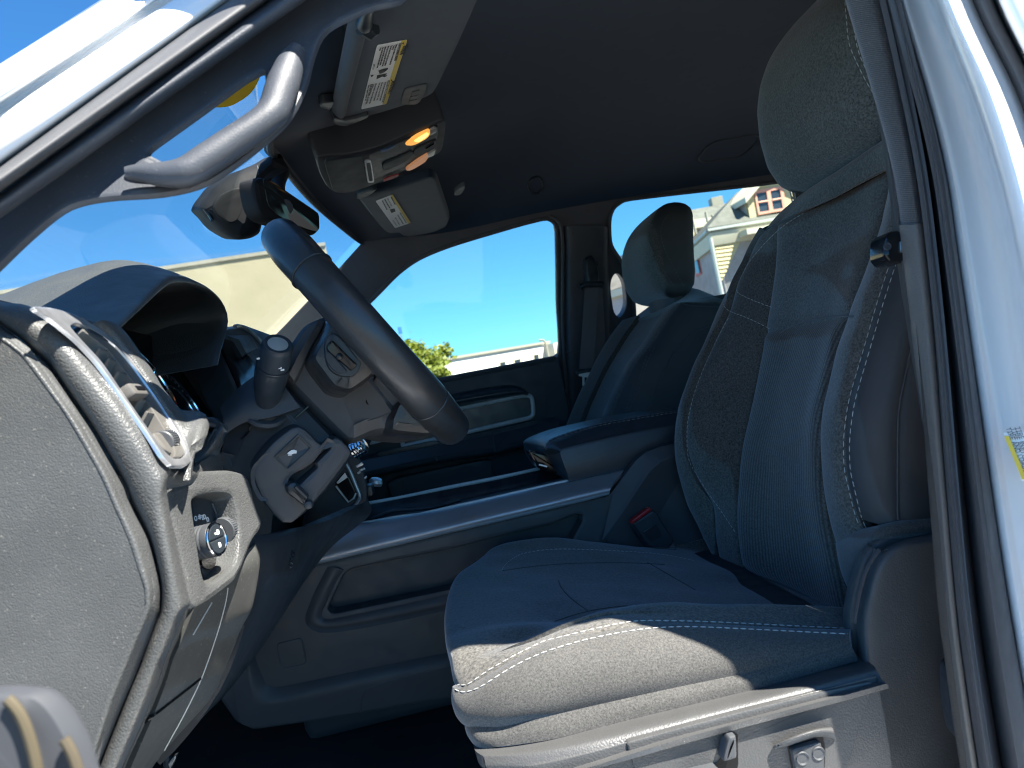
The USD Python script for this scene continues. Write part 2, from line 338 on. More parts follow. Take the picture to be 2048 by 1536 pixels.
M = dict(
    leather_trim=simple('grained_dash_plastic', (.066, .068, .068), .48, bump=.5, bs=560, bd=.0008, dust=.30, vary=.14),
    panel_fine=simple('fine_grained_end_panel', (.062, .064, .064), .52, bump=.45, bs=850, bd=.0007, dust=.30, vary=.2, vs=14),
    plastic=simple('black_plastic', (.023, .030, .038), .52, bump=.25, bs=900, bd=.0004, kind='noise', vary=.2, dust=.10),
    plastic_dusty=simple('dusty_knee_panel', (.050, .051, .048), .75, bump=.3, bs=900, bd=.0004, kind='noise', dust=.5, vary=.15),
    plastic_smooth=simple('smooth_black_plastic', (.021, .026, .032), .33, vary=.08),
    plastic_grey=simple('grey_plastic', (.050, .054, .060), .55, bump=.3, bs=700, bd=.0005, kind='noise', vary=.08),
    gloss_black=simple('gloss_black', (.008, .008, .009), .08, vary=.05),
    rubber=simple('door_seal_rubber', (.066, .068, .074), .6, bump=.2, bs=500, bd=.0004, kind='noise', vary=.15),
    pillar_trim=simple('pillar_trim_plastic', (.044, .050, .062), .5, bump=.35, bs=600, bd=.0006, kind='noise', vary=.16, dust=.22),
    lower_trim=simple('pillar_grained_trim', (.115, .110, .105), .5, bump=.35, bs=520, bd=.0008, vary=.1),
    headliner=simple('headliner_knit', (.019, .038, .070), .95, sheen=.2, bump=.25, bs=1100, bd=.0004, kind='noise', vary=.07, spec=.1),
    visor=simple('visor_cloth', (.019, .032, .050), .92, sheen=.2, bump=.25, bs=1100, bd=.0004, kind='noise', vary=.07, spec=.15),
    white_paint=simple('white_car_paint', (.78, .79, .80), .28, coat=.9, vary=.015, vs=4),
    satin=simple('satin_silver_trim', (.62, .63, .65), .34, metal=.85, vary=.04, bump=.08, bs=1500, bd=.0002, kind='noise'),
    satin_dark=simple('satin_grey_console_trim', (.36, .36, .39), .42, metal=.55, vary=.05, bump=.1, bs=1800, bd=.0002, kind='noise'),
    chrome=simple('chrome', (.85, .86, .88), .10, metal=1.0, vary=.03),
    steel=simple('steel', (.62, .63, .64), .28, metal=1.0, vary=.05),
    wheel_leather=simple('steering_leather', (.026, .027, .029), .36, coat=.25, coat_r=.22, bump=.35, bs=750, bd=.0005, vary=.12),
    armrest_leather=simple('armrest_leatherette', (.034, .041, .050), .38, coat=.2, coat_r=.25, bump=.35, bs=800, bd=.0006, vary=.08),
    bolster_vinyl=simple('seat_side_vinyl', (.048, .047, .048), .62, bump=.3, bs=1400, bd=.0004, kind='noise', vary=.08),
    seat_plastic=simple('seat_base_plastic', (.064, .065, .066), .48, bump=.35, bs=560, bd=.0007, vary=.10),
    carpet=simple('floor_carpet', (.034, .036, .042), 1.0, bump=.8, bs=500, bd=.003, kind='noise', vary=.25, spec=.05),
    cover_black=simple('matte_black_cover', (.013, .014, .016), .72, spec=.25, vary=.15),
    vent_grey=simple('vent_grey_plastic', (.105, .100, .092), .5, bump=.2, bs=800, bd=.0004, kind='noise'),
    silver_trim=simple('silver_painted_trim', (.66, .66, .64), .35, metal=.15, vary=.04),
    pillar_knit=cloth('pillar_knit', (.060, .061, .064), (.110, .110, .112), 800, rib=((.3, -.25, 1), 620)), stalk_cap=simple('stalk_cap_plastic', (.30, .295, .28), .5, vary=.15, vs=60),
    webbing=cloth('belt_webbing', (.11, .105, .115), (.19, .185, .19), 1500, rib=((.3, -.25, 1), 330)),
    cloth=cloth('seat_cloth', (.031, .031, .029), (.150, .143, .130), 360),
    cloth_rib=cloth('seat_ribbed_cloth', (.031, .031, .029), (.128, .122, .112), 400, rib=((.25, 1, .05), 165)),
    cloth_fine=cloth('seat_fine_cloth', (.034, .034, .034), (.112, .109, .102), 620),
    thread=simple('grey_thread', (.46, .46, .44), .8, vary=.1),
    thread_dark=simple('dark_thread', (.13, .13, .14), .8, vary=.1),
    paper=simple('label_white', (.80, .80, .78), .5, vary=.03), yellow=simple('label_yellow', (.62, .44, .04), .5, vary=.04), ink=simple('label_ink', (.03, .03, .035), .6, vary=.05),
    sticker_yellow=simple('inspection_sticker_yellow', (.72, .50, .02), .45, vary=.05), red=simple('button_red', (.42, .015, .018), .4, vary=.05),
    print_white=simple('white_print', (.75, .75, .74), .5, vary=.02), print_red=simple('red_print', (.5, .02, .02), .5, vary=.02),
    lens_clear=simple('lamp_lens_clear', (.45, .44, .42), .12, vary=.08, coat=.5), lens_lit=simple('lamp_lens_lit', (.8, .5, .2), .3, emit=((1.0, .40, .06), .22)), lens_core=simple('lamp_bulb_lit', (.9, .7, .3), .3, emit=((1.0, .62, .15), .5)), lens_dim=simple('lamp_lens_dim', (.62, .34, .18), .3, emit=((1.0, .42, .18), .06)),
    window_glass=pane('window_glass'), windshield=pane('windshield_glass', (.94, .97, .96), .28), dark_glass=simple('dark_window_glass', (.03, .04, .05), .05, vary=.3, vs=1.5),
    blue=simple('sos_blue', (.03, .09, .22), .3), gauge=simple('gauge_face', (.006, .006, .007), .35, vary=.05),
)
# ================================================================ large structure: ground, buildings, tree
def noisy_wall(name, c1, c2, scale=3.0, rough=.9, bump=.3, bs=60, courses=None):
    N = {'g': ('geometry', {}), 'n': ('noise_texture', {'scale': scale, 'detail': 6.0, 'roughness': .65}), 'r': ('rgb_ramp', {'ramp': [(.3, c1), (.7, c2)]}), 'p': ('principled_bsdf', {'roughness': rough, 'specular_ior_level': .2}),
         'n2': ('noise_texture', {'scale': bs, 'detail': 3.0}), 'b': ('bump', {'strength': bump, 'distance': .02})}
    L = [('g.position', 'n.vector'), ('n.fac', 'r.fac'), ('r.color', 'p.base_color'), ('g.position', 'n2.vector'), ('n2.fac', 'b.height'), ('b.normal', 'p.normal')]
    if courses:
        N['s'] = ('separate_xyz', {}); N['k'] = ('math', {'math_type': 'multiply', 'value2': courses}); N['fr'] = ('math', {'math_type': 'fraction'})
        N['b2'] = ('bump', {'strength': .9, 'distance': .03}); L += [('g.position', 's.vector'), ('s.z', 'k.value1'), ('k.value', 'fr.value1'), ('fr.value', 'b2.height'), ('b.normal', 'b2.normal')]
        L.remove(('b.normal', 'p.normal')); L.append(('b2.normal', 'p.normal'))
    return usdkit.material(stage, '/World/Looks/' + name, N, L, surface='p.BSDF')
M['asphalt'] = noisy_wall('asphalt', (.095, .094, .092), (.15, .148, .144), .4, .95, .5, 90)
M['stucco'] = noisy_wall('cream_stucco', (.325, .285, .185), (.41, .36, .24), .35, .95, .25, 14)
M['coping'] = simple('wall_coping', (.30, .28, .22), .9)
M['render_white'] = noisy_wall('white_render', (.66, .64, .58), (.76, .74, .68), .5, .9)
M['shingle'] = noisy_wall('grey_wall_shingle', (.27, .245, .24), (.36, .335, .33), 2.0, .9, .3, 20, courses=7.0)
M['clap'] = noisy_wall('yellow_clapboard', (.46, .38, .21), (.54, .45, .27), 1.0, .85, .2, 20)
M['roof_tile'] = noisy_wall('roof_shingle', (.10, .10, .088), (.165, .165, .145), 1.5, .95, .5, 25, courses=6.0)
M['cream_trim'] = simple('cream_trim', (.44, .41, .31), .7, vary=.06, vs=1.0); M['green_trim'] = simple('pale_green_gutter', (.36, .39, .36), .6, vary=.06, vs=1.0)
M['pink_frame'] = simple('salmon_window_frame', (.60, .28, .20), .7, vary=.06, vs=1.0); M['red_frame'] = simple('red_window_frame', (.45, .12, .12), .7)
M['bark'] = simple('bark', (.10, .075, .05), .95, bump=.6, bs=20, bd=.02)
def leafmat(name, a, b):
    return usdkit.material(stage, '/World/Looks/' + name, {'o': ('geometry', {}), 'r': ('rgb_ramp', {'ramp': [(0, a), (1, b)]}), 'p': ('principled_bsdf', {'roughness': .5}), 't': ('translucent_bsdf', {}), 'x': ('mix_closure', {'fac': .35})},
        [('o.random_per_island', 'r.fac'), ('r.color', 'p.base_color'), ('r.color', 't.color'), ('p.BSDF', 'x.closure1'), ('t.BSDF', 'x.closure2')], surface='x.closure')
M['leaf'] = leafmat('yellow_green_leaves', (.17, .20, .015), (.52, .47, .05))

g = trimesh.creation.box((900, 900, .1)); g.apply_translation((0, 100, -.05))
single('ground', g, M['asphalt'], 'grey asphalt lot under the parked truck', kind='structure')

def down(p, z=0.0): return np.array([p[0], p[1], z])
def wallbox(pts_top, z0, back, name, t, mat, **k):
    """vertical wall under a top line, with real depth behind it."""
    a, b = pts_top; loop = np.array([a, b, down(b, z0), down(a, z0)])
    return t.part(name, plate(loop, back, 0.0), mat, **k)

# cream commercial building seen through the windshield
A, B = PD(-420, 650, 21.3), PD(651, 490, 24.7)
yb = Thing('commercial_building', 'tall windowless cream stucco building beyond the windshield', 'building', down((A + B) / 2))
wallbox((A, B), 0, 9.0, 'wall', yb, M['stucco'])
nW = np.cross(B - A, [0, 0, 1.0]); nW /= np.linalg.norm(nW); nW *= -np.sign(nW @ (A - EYE)) * -1 if False else 1
nW = nW if nW @ (EYE - A) > 0 else -nW
yb.part('coping', plate(np.array([A + nW * .06 + [0, 0, .09], B + nW * .06 + [0, 0, .09], B + nW * .06 + [0, 0, -.03], A + nW * .06 + [0, 0, -.03]]), 9.1, 0.0), M['coping'])

# long white building past the passenger window
A, B = PD(700, 750, 58.0), PD(1098, 684, 71.5)
wb = Thing('white_building', 'long low white building with small windows beyond the passenger window', 'building', down((A + B) / 2))
e = (B - A) / np.linalg.norm(B - A); nB = np.cross(e, [0, 0, 1.0]); nB /= np.linalg.norm(nB); nB = nB if nB @ (EYE - A) > 0 else -nB
wallbox((A, B), 0, 12, 'wall', wb, M['render_white'])
wb.part('parapet', plate(np.array([A + nB * .2 + [0, 0, .10], B + nB * .2 + [0, 0, .10], B + nB * .2 - [0, 0, .12], A + nB * .2 - [0, 0, .12]]), 12.4, 0), M['coping'])
for q in ([(998, 724), (1012, 721), (1013, 735), (999, 738)], [(1027, 719), (1042, 716), (1043, 729), (1028, 732)], [(924, 745), (946, 741), (946, 755), (925, 759)], [(1066, 709), (1078, 707), (1079, 719), (1067, 721)]):
    L = WN(q, A + nB * .06, nB); w_ = wb.part('window', plate(L, .12, 0), M['cream_trim'])
    c_ = L.mean(0); wb.part('pane', plate(c_ + (L - c_) * .72 + nB * .03, .05, 0), M['dark_glass'], under=w_)
P0 = PD(1106, 686, 69.0); P1 = PD(1200, 672, 71.0)
ob = single('annex_building', plate(np.array([P0, P1, down(P1), down(P0)]), 8, 0), noisy_wall('tan_render', (.52, .46, .36), (.6, .54, .43)), 'tan building end behind the white building at the passenger pillar', 'building')
_p = PD(1092, 690, 60); single('roof_pipe', tube(np.array([_p + [0, 0, -1.4], _p + [0, 0, .2], _p + [-.15, 0, .45], _p + [-.5, 0, .5]]), .09, 8), M['coping'], 'thin bent grey pipe rising in front of the white building', 'pipe')

# tree behind the steering wheel rim
rng = np.random.default_rng(7)
def tree(name, c, r, trunk_h, n, leaf, label, mat):
    base = down(c); t = Thing(name, label, 'tree', base)
    path = np.array([base, base + [.05, .02, trunk_h * .5], c + [0, 0, -r * .3], c + [.1, 0, r * .3]])
    t.part('trunk', tube(spl(path, 12), np.linspace(.16, .04, 12), 8), M['bark'])
    for k in range(6):
        a = rng.uniform(0, 6.28); d = np.array([math.cos(a), math.sin(a), rng.uniform(.1, .9)]) * r * .75
        t.part('limb', tube(np.array([c + [0, 0, -r * .45], c + d * .5 + [0, 0, -r * .25], c + d]), [.05, .03, .012], 6), M['bark'])
    V, F = [], []; cl = rng.normal(size=(46, 3)); cl /= np.linalg.norm(cl, axis=1)[:, None]; cl *= r * rng.uniform(.25, .86, (46, 1)); cl[:, 2] *= .95
    for i in range(n):
        k = cl[rng.integers(46)]; p = c + k + rng.normal(size=3) * r * .13
        nn = rng.normal(size=3) + (p - c) / r * 1.2 + [0, 0, .6]; a, b, nn = basis(nn); s = leaf * rng.uniform(.6, 1.3); th = rng.uniform(0, 6.28); a, b = a * math.cos(th) + b * math.sin(th), b * math.cos(th) - a * math.sin(th)
        o = len(V); V += [p - a * s, p - b * s * .45 + nn * s * .1, p + a * s, p + b * s * .45 + nn * s * .1]; F += [[o, o + 1, o + 2], [o, o + 2, o + 3]]
    t.part('crown', trimesh.Trimesh(np.array(V), np.array(F), process=False), mat, smooth=False)
c_ = PD(842, 742, 21.0)
tree('leafy_tree', c_, 1.12, 1.0, 12000, .095, 'round yellow-green leafy tree rising behind the steering wheel', M['leaf'])
q = PD(800, 661, 26.0); a_ = cR
bs = Thing('street_sign', 'small blue street sign above the leafy tree', 'sign', down(q))
bs.part('pole', tube(np.array([down(q), q - [0, 0, .15]]), .03, 8), M['steel']); bs.part('sign_plate', rbox(q, (.14, .02, .26), .005, (cR, cF, cU)), simple('sign_blue', (.03, .16, .5), .5))

# shingled victorian house behind the rear door window
C = PD(1417, 462, 30.0); e1 = .979 * cR + .206 * cF; e2 = .055 * cR + .998 * cF; n1 = np.cross(e1, cU); n1 = n1 if n1 @ (EYE - C) > 0 else -n1
n2 = np.cross(e2, cU); n2 = n2 if n2 @ -cR > 0 else -n2
hz = C[2]; Cw = C + e1 * .35 + e2 * .35 - [0, 0, .05]
hs = Thing('shingled_house', 'grey shingled old house with dormer and yellow gable panel, seen between the seats', 'house', down(C))
def vwall(o, e, l, z0, z1): return np.array([o * [1, 1, 0] + [0, 0, z0], o * [1, 1, 0] + e * l + [0, 0, z0], o * [1, 1, 0] + e * l + [0, 0, z1], o * [1, 1, 0] + [0, 0, z1]])
w1 = hs.part('wall', plate(vwall(Cw, e1, 9, 0, hz - .1), .25, 0, out=n1), M['shingle'])
w2 = hs.part('wall', plate(vwall(Cw + e2 * .02, e2, 52, 0, hz - .1), .25, 0, out=n2), M['shingle'])
def band(o, wid, z0, z1): # cornice running round the corner
    out = []
    for z in (z0, z1): pass
    sec = []
    pts = [o + e2 * 52, o, o + e1 * 9]
    dirs = [n2, n1 + n2, n1]
    for p, d in zip(pts, dirs):
        d = d * wid; p = p * [1, 1, 0]
        sec.append(np.array([p + [0, 0, z0], p + d * .55 + [0, 0, z0], p + d + [0, 0, z1 - .1], p + d + [0, 0, z1], p + [0, 0, z1]]))
    return loft(sec)
hs.part('cornice', band(Cw, .36, hz - .62, hz - .08), M['cream_trim'])
hs.part('gutter', band(Cw + (n1 + n2) * -.01, .50, hz - .08, hz + .10), M['green_trim'])
ur = -n1 * .75 + cU * .66
def roofplane(px, p0, n): return WN(px, p0, n)
rn = n1 * .66 + cU * .75
R0 = Cw + n1 * .42 + [0, 0, .14]
rf = hs.part('roof', plate(roofplane([(1414, 456), (1473, 386), (1510, 362), (1720, 318), (1720, 410), (1564, 433)], R0, rn), .2, 0), M['roof_tile'])
rn2 = n2 * .62 + cU * .78
hs.part('roof', plate(np.array([Cw + n2 * .42 + n1 * .42 + [0, 0, .14], WN([(1473, 386)], R0, rn)[0], WN([(1473, 386)], R0, rn)[0] + e2 * 5, Cw + n2 * .42 + e2 * 8 + [0, 0, .14]]), .2, 0, out=cU - n1), M['roof_tile'])
D0 = Cw + n1 * .18
dm = hs.part('dormer', plate(WN([(1493, 397), (1521, 363), (1556, 350), (1612, 372), (1612, 412), (1500, 436)], D0, n1), .2, 0), M['clap'])
cheek = WN([(1493, 397), (1500, 436)], D0, n1)
hs.part('dormer_cheek', plate(np.array([cheek[0], cheek[1], cheek[1] - n1 * 1.3 + [0, 0, .95], cheek[0] - n1 * 1.4]), .1, 0, out=-e1), M['shingle'], under=dm)
rk = WN([(1490, 401), (1523, 361), (1558, 346), (1616, 369)], D0 + n1 * .25, n1)
hs.part('rake_board', loft([np.array([p + n1 * .05 + [0, 0, .12], p + n1 * .05 - [0, 0, .12], p - n1 * 1.6 - [0, 0, .12], p - n1 * 1.6 + [0, 0, .12]]) for p in rk]), M['cream_trim'], under=dm)
fr = hs.part('window', plate(WN([(1508, 381), (1566, 371), (1573, 420), (1517, 430)], D0 + n1 * .07, n1), .1, .01, holes=[WN(h, D0 + n1 * .07, n1) for h in ([(1513, 386), (1533, 383), (1539, 421), (1520, 424)], [(1541, 382), (1560, 378), (1566, 416), (1547, 419)])]), M['pink_frame'])
for h in ([(1513, 386), (1533, 383), (1539, 421), (1520, 424)], [(1541, 382), (1560, 378), (1566, 416), (1547, 419)]):
    hs.part('pane', plate(WN(h, D0 + n1 * .02, n1), .03, 0), M['dark_glass'], under=fr)
    mid = WN([((h[0][0] + h[3][0]) / 2, (h[0][1] + h[3][1]) / 2), ((h[1][0] + h[2][0]) / 2, (h[1][1] + h[2][1]) / 2)], D0 + n1 * .06, n1); hs.part('meeting_rail', tube(mid, .045, 4), M['pink_frame'], under=fr)
tri = [(1428, 491), (1480, 484), (1443, 562)]
for k in range(9):     # boards of the yellow panel
    f0, f1 = k / 9, (k + 1) / 9
    l0, r0 = [np.array(tri[0]) * (1 - f) + np.array(tri[2]) * f for f in (f0, f1)], [np.array(tri[1]) * (1 - f) + np.array(tri[2]) * f for f in (f0, f1)]
    P = WN([l0[0], r0[0], r0[1], l0[1]], Cw + n1 * .06, n1); P[2:] += n1 * .05
    hs.part('board', plate(P, .05, 0, out=n1), M['clap'], under=w1)
hs.part('downspout', tube(WN([(1420, 476), (1432, 535), (1446, 600)], Cw + n1 * .15, n1), .10, 8), M['green_trim'])
f2 = hs.part('window', plate(WN([(1383, 511), (1393, 506), (1402, 548), (1392, 554)], Cw + n2 * .07, n2), .1, 0), M['red_frame'])
hs.part('pane', plate(WN([(1386, 514), (1392, 511), (1399, 545), (1393, 548)], Cw + n2 * .12, n2), .04, 0), M['dark_glass'], under=f2)
pc = WN([(1494, 463), (1600, 446)], Cw + n1 * .9, n1)
hs.part('porch_roof', loft([np.array([p + [0, 0, .12], p - [0, 0, .12], p - n1 * .85 - [0, 0, .12], p - n1 * .85 + [0, 0, .12]]) for p in pc]), M['cream_trim'])
hs.part('porch_post', tube(np.array([PN(1523, 462, Cw + n1 * .7, n1), down(PN(1523, 462, Cw + n1 * .7, n1))]), .11, 8), M['green_trim'])
wa_, wb_ = PD(1190, 606, 37), PD(1262, 584, 35.5)
hs.part('wing_wall', plate(np.array([wa_, wb_, down(wb_), down(wa_)]), 3, 0), M['shingle'])
hs.part('wing_cornice', loft([np.array([p + [0, 0, .32], p - [0, 0, .12], p - cF * .4 - [0, 0, .02], p - cF * .5 + [0, 0, .32]]) for p in (wa_, wb_)]), M['cream_trim'])
hs.part('wing_roof', loft([np.array([p - cF * .5 + [0, 0, .33], p + cF * 2 + [0, 0, 1.5], p + cF * 2 + [0, 0, .33]]) for p in (wa_ + [0, 0, .01], wb_ + [0, 0, .01])]), M['roof_tile'], smooth=False)
hs.part('wing_chimney', rbox(PD(1247, 572, 37.5), (.45, .45, 1.6), .02, (cR, cF, cU)), M['red_frame'])
# second house further back
D2 = PD(1400, 440, 46.0)
fh = Thing('far_house', 'far grey house with hipped roof and chimney behind the shingled house', 'house', down(D2))
fh.part('wall', plate(np.array([PD(1330, 470, 44), PD(1460, 448, 46), down(PD(1460, 448, 46)), down(PD(1330, 470, 44))]), 6, 0), M['shingle'])
fh.part('cornice', loft([np.array([p + [0, 0, .22], p - [0, 0, .3], p - [0, 0, .3] + cF * .8, p + [0, 0, .22] + cF * .8]) for p in (PD(1322, 459, 43.4), PD(1351, 452, 43.2), PD(1470, 434, 45.2))]), M['cream_trim'])
fr_ = fh.part('roof', loft([np.array([PD(1346, 451, 43.3), PD(1480, 429, 45.3), PD(1480, 429, 45.3) + cF * 8, PD(1346, 451, 43.3) + cF * 8]), np.array([PD(1377, 421, 46), PD(1466, 404, 47.2), PD(1466, 404, 47.2) + cF * 2, PD(1377, 421, 46) + cF * 2])]), M['roof_tile'], smooth=False)
fh.part('chimney', rbox(PD(1433, 411, 47), (.75, .75, 1.0), .02, (cR, cF, cU)), M['coping'], under=fr_)
fh.part('gable_panel', plate(np.array([PD(1370, 460, 43.6), PD(1393, 455, 43.7), PD(1389, 470, 43.7), PD(1378, 484, 43.6)]), .3, 0), M['clap'])
for a, b in (((1383, 429), (1392, 468)), ((1411, 424), (1415, 444)), ((1423, 430), (1428, 440))):
    fh.part('vent_pipe', tube(np.array([PD(*a, 40.5), PD(*b, 40.5)]), .07, 6), M['coping'])

# ================================================================ the truck's shell
tk = Thing('pickup_truck', 'white crew cab pickup truck with its front left door open', 'truck', (.6, 1.3, 0.0))
SP0, SN = np.array([0, 2.10, 1.352]), np.array([0, -.969, -.247])
def S(pts, off=0.0): return WN(pts, SP0 + SN * off, SN)
fw = S([(1085, 438), (1106, 444), (1114, 466), (1116, 600), (1113, 717), (886, 762), (700, 799), (664, 800), (668, 740), (700, 655), (739, 604), (760, 583), (797, 546), (842, 515), (910, 488), (1013, 457)])
rw = S([(1236, 408), (1262, 398), (1380, 384), (1500, 371), (1565, 363), (1588, 374), (1595, 400), (1612, 560), (1600, 640), (1290, 705), (1264, 690), (1269, 640), (1266, 595), (1258, 560), (1240, 520), (1224, 495), (1219, 470), (1219, 440), (1225, 420)])
gh = S([(1234, 547), (1246, 559), (1252, 588), (1251, 618), (1241, 634), (1231, 628), (1225, 603), (1222, 578), (1225, 556)])
xs = lambda x, z: np.array([x, 2.10 - (z - 1.352) * .10 / .393, z])
frame = np.array([*S([(727, 482), (679, 535), (570, 650)]), xs(-.75, 1.31), xs(-.75, 1.25), xs(2.15, 1.25), xs(2.15, 1.80), xs(-.03, 1.80)])
tk.part('passenger_side_frame', plate(frame, .035, .004, holes=[spl(fw, 60, True), spl(rw, 70, True), spl(gh, 28, True)], n=SN), M['pillar_trim'])
for nm, lp in (('front_window_seal', fw), ('rear_window_seal', rw)):
    L = spl(lp + SN * .002, 80, True); tk.part(nm, tube(np.vstack([L, L[:1]]), .006, 8), M['rubber'])
tk.part('passenger_window_glass', plate(spl(fw - SN * .022, 60, True) , .004, 0), M['window_glass'])
tk.part('rear_door_window_glass', plate(spl(rw - SN * .022, 60, True), .004, 0), M['window_glass'])
# outer skin of that side, behind the trim
tk.part('passenger_outer_skin', plate(np.array([[-.8, 2.19, 1.33], [2.2, 2.19, 1.33], [2.2, 2.22, .45], [-.8, 2.22, .45]]), .02, 0, out=(0, 1, 0)), M['white_paint'])
# passenger B pillar: rounded trim, seals
rows = []
for (y, x0, x1) in ((452, 1127, 1216), (520, 1130, 1217), (600, 1130, 1219), (680, 1131, 1221), (760, 1134, 1224), (860, 1140, 1236)):
    rows.append([*S([(x0, y)], .004), *S([(x0 + 7, y)], .017), *S([(x0 + 17, y)], .022), *S([(x0 + 45, y)], .024), *S([(x1 - 12, y)], .022), *S([(x1, y + 4)], .004)])
bp = tk.part('passenger_pillar_trim', sheet(rows, 4, 4, .004), M['pillar_trim'])
tk.part('pillar_joint', tube(S([(1131, 705), (1160, 703), (1200, 694)], .0255), .0016, 6), M['rubber'], under=bp)
tk.part('pillar_seal', tube(spl(S([(1098, 432), (1117, 444), (1124, 466), (1126, 520), (1125, 643), (1129, 717), (1137, 800), (1146, 880)], .012), 40), .0055, 8), M['rubber'])
# windshield and header
WS = [[(-.03, .66, 1.765), (-.12, .95, 1.83), (-.195, 1.35, 1.855), (-.16, 1.75, 1.835), (-.09, 2.0, 1.785)], [(-.38, .58, 1.555), (-.50, .95, 1.60), (-.56, 1.35, 1.615), (-.51, 1.75, 1.605), (-.40, 2.09, 1.565)], [(-.75, .50, 1.30), (-.90, .95, 1.33), (-.97, 1.35, 1.34), (-.91, 1.75, 1.335), (-.75, 2.18, 1.30)]]
tk.part('windshield', sheet(WS, 8, 8, .005), M['windshield'])
# headliner
hl = [[(-.015, .66, 1.742), (-.065, .85, 1.785), PY(548, 272, 1.12), PY(568, 325, 1.35), PY(640, 411, 1.66), PY(703, 465, 1.88), PY(729, 484, 1.985)],
      [(.02, .655, 1.745), (-.02, .86, 1.805), PY(548, 272, 1.12) + [.05, 0, .018], PY(568, 325, 1.35) + [.05, 0, .018], PY(640, 411, 1.66) + [.05, 0, .016], PY(703, 465, 1.88) + [.05, 0, .012], PY(729, 484, 1.985) + [.05, 0, .0]]]
for x, dz in ((.16, 0), (.45, .012), (.9, .012), (1.5, 0), (2.1, -.03)):
    hl.append([(x, .65, 1.742 + dz), (x, .83, 1.805 + dz), (x, 1.10, 1.838 + dz), (x, 1.35, 1.846 + dz), (x, 1.62, 1.838 + dz), (x, 1.86, 1.805 + dz), (x, 1.985, 1.752 + dz)])
HLG = surf(hl, 8, 8)
hd = tk.part('headliner', shell(HLG, HLG + np.array([0, 0, .012])), M['headliner'])
L = np.array(hl[0]); tk.part('header_edge', tube(spl(L - [0.006, 0, 0.002], 60), .006, 8), M['pillar_grey'] if 'pillar_grey' in M else M['plastic_grey'], under=hd)
hlm = shell(HLG, HLG + np.array([0, 0, .012]))
spk = cast(hlm, [(1400, 321), (1403, 306), (1425, 286), (1470, 276), (1515, 271), (1507, 291), (1480, 312), (1440, 319)], .001, 70, True)
tk.part('speaker_grille', tube(np.vstack([spk, spk[:1]]), .0028, 6), M['plastic_grey'], under=hd)
hk = cast(hlm, [(1057, 372), (1062, 358), (1080, 355), (1086, 372), (1078, 384), (1062, 383)], .001, 40, True)
tk.part('coat_hook', tube(np.vstack([hk, hk[:1]]), .0035, 6), M['plastic_smooth'], under=hd)
# roof skin, rails, back of cab
tk.part('roof_skin', sheet([[(x, .60, 1.79), (x, .9, 1.885), (x, 1.35, 1.90), (x, 1.8, 1.885), (x, 2.06, 1.79)] for x in (-.06, .4, 1.2, 2.2)], 6, 4, .02), M['white_paint'])
RY = .42
tk.part('roof_rail', loft([np.array([(x, RY + q, 1.748), (x, RY + q + .004, 1.762), (x, RY + q + .05, 1.80), (x, .66, 1.84), (x, .66, 1.735), (x, RY + q + .05, 1.735)]) for x, q in ((-.10, .10), (.05, .10), (.22, .04), (.32, 0), (.45, 0), (.58, .01), (.75, .05), (2.2, .06))]), M['white_paint'])
tk.part('door_frame_corner', loft([np.array([(.34, y, 1.742), (.385, y, 1.72), (.42, y, 1.69), (.445, y, 1.65), (.60, y, 1.65), (.60, y, 1.742)]) for y in (RY + .01, .54)]), M['white_paint'])
tk.part('cab_back', plate(np.array([[2.1, .62, .6], [2.1, 2.1, .6], [2.15, 2.02, 1.8], [2.15, .66, 1.8]]), .04, 0, holes=[np.array([[2.13, .85, 1.35], [2.13, 1.9, 1.35], [2.14, 1.85, 1.7], [2.14, .9, 1.7]])], out=(-1, 0, 0)), M['pillar_trim'])
tk.part('rear_door', plate(np.array([[.62, .62, .55], [2.1, .62, .55], [2.1, .60, 1.74], [.62, .60, 1.74]]), .05, 0, holes=[np.array([[.75, .62, 1.37], [1.9, .62, 1.37], [1.85, .62, 1.69], [.8, .62, 1.69]])], out=(0, 1, 0)), M['pillar_trim'])
tk.part('rear_door_outer', plate(np.array([[.60, .468, .55], [2.15, .45, .55], [2.15, .50, 1.735], [.655, .50, 1.735]]), .02, .004, holes=[np.array([[.80, .474, 1.385], [1.92, .474, 1.385], [1.88, .495, 1.69], [.85, .495, 1.69]])], out=(0, -1, 0)), M['white_paint'])
tk.part('rear_window', plate(np.array([[.79, .50, 1.38], [1.93, .50, 1.38], [1.89, .52, 1.70], [.84, .52, 1.70]]), .005, 0, out=(0, -1, 0)), M['window_glass'])
tk.part('floor_carpet', rbox((.6, 1.36, .74), (3.0, 1.56, .06), .02), M['carpet'])
tk.part('firewall', plate(np.array([[-.95, .5, .6], [-.95, 2.15, .6], [-.95, 2.15, 1.33], [-.95, .5, 1.33]]), .04, 0, out=(1, 0, 0)), M['plastic'])
tk.part('hood', sheet([[(x, .45, 1.22), (x, .9, 1.30), (x, 1.35, 1.31), (x, 1.8, 1.30), (x, 2.2, 1.22)] for x in (-2.3, -1.6, -1.0)], 4, 4, .03), M['white_paint'])
tk.part('front_fender', plate(np.array([[-.55, .40, .35], [-.55, .40, 1.24], [-2.3, .45, 1.2], [-2.3, .45, .35]]), .03, .01, out=(0, -1, 0)), M['white_paint'])
tk.part('rocker_panel', loft([np.array([(x, .42, .55), (x, .42, .74), (x, .62, .76), (x, .62, .55)]) for x in (-.6, .7, 2.2)]), M['white_paint'])
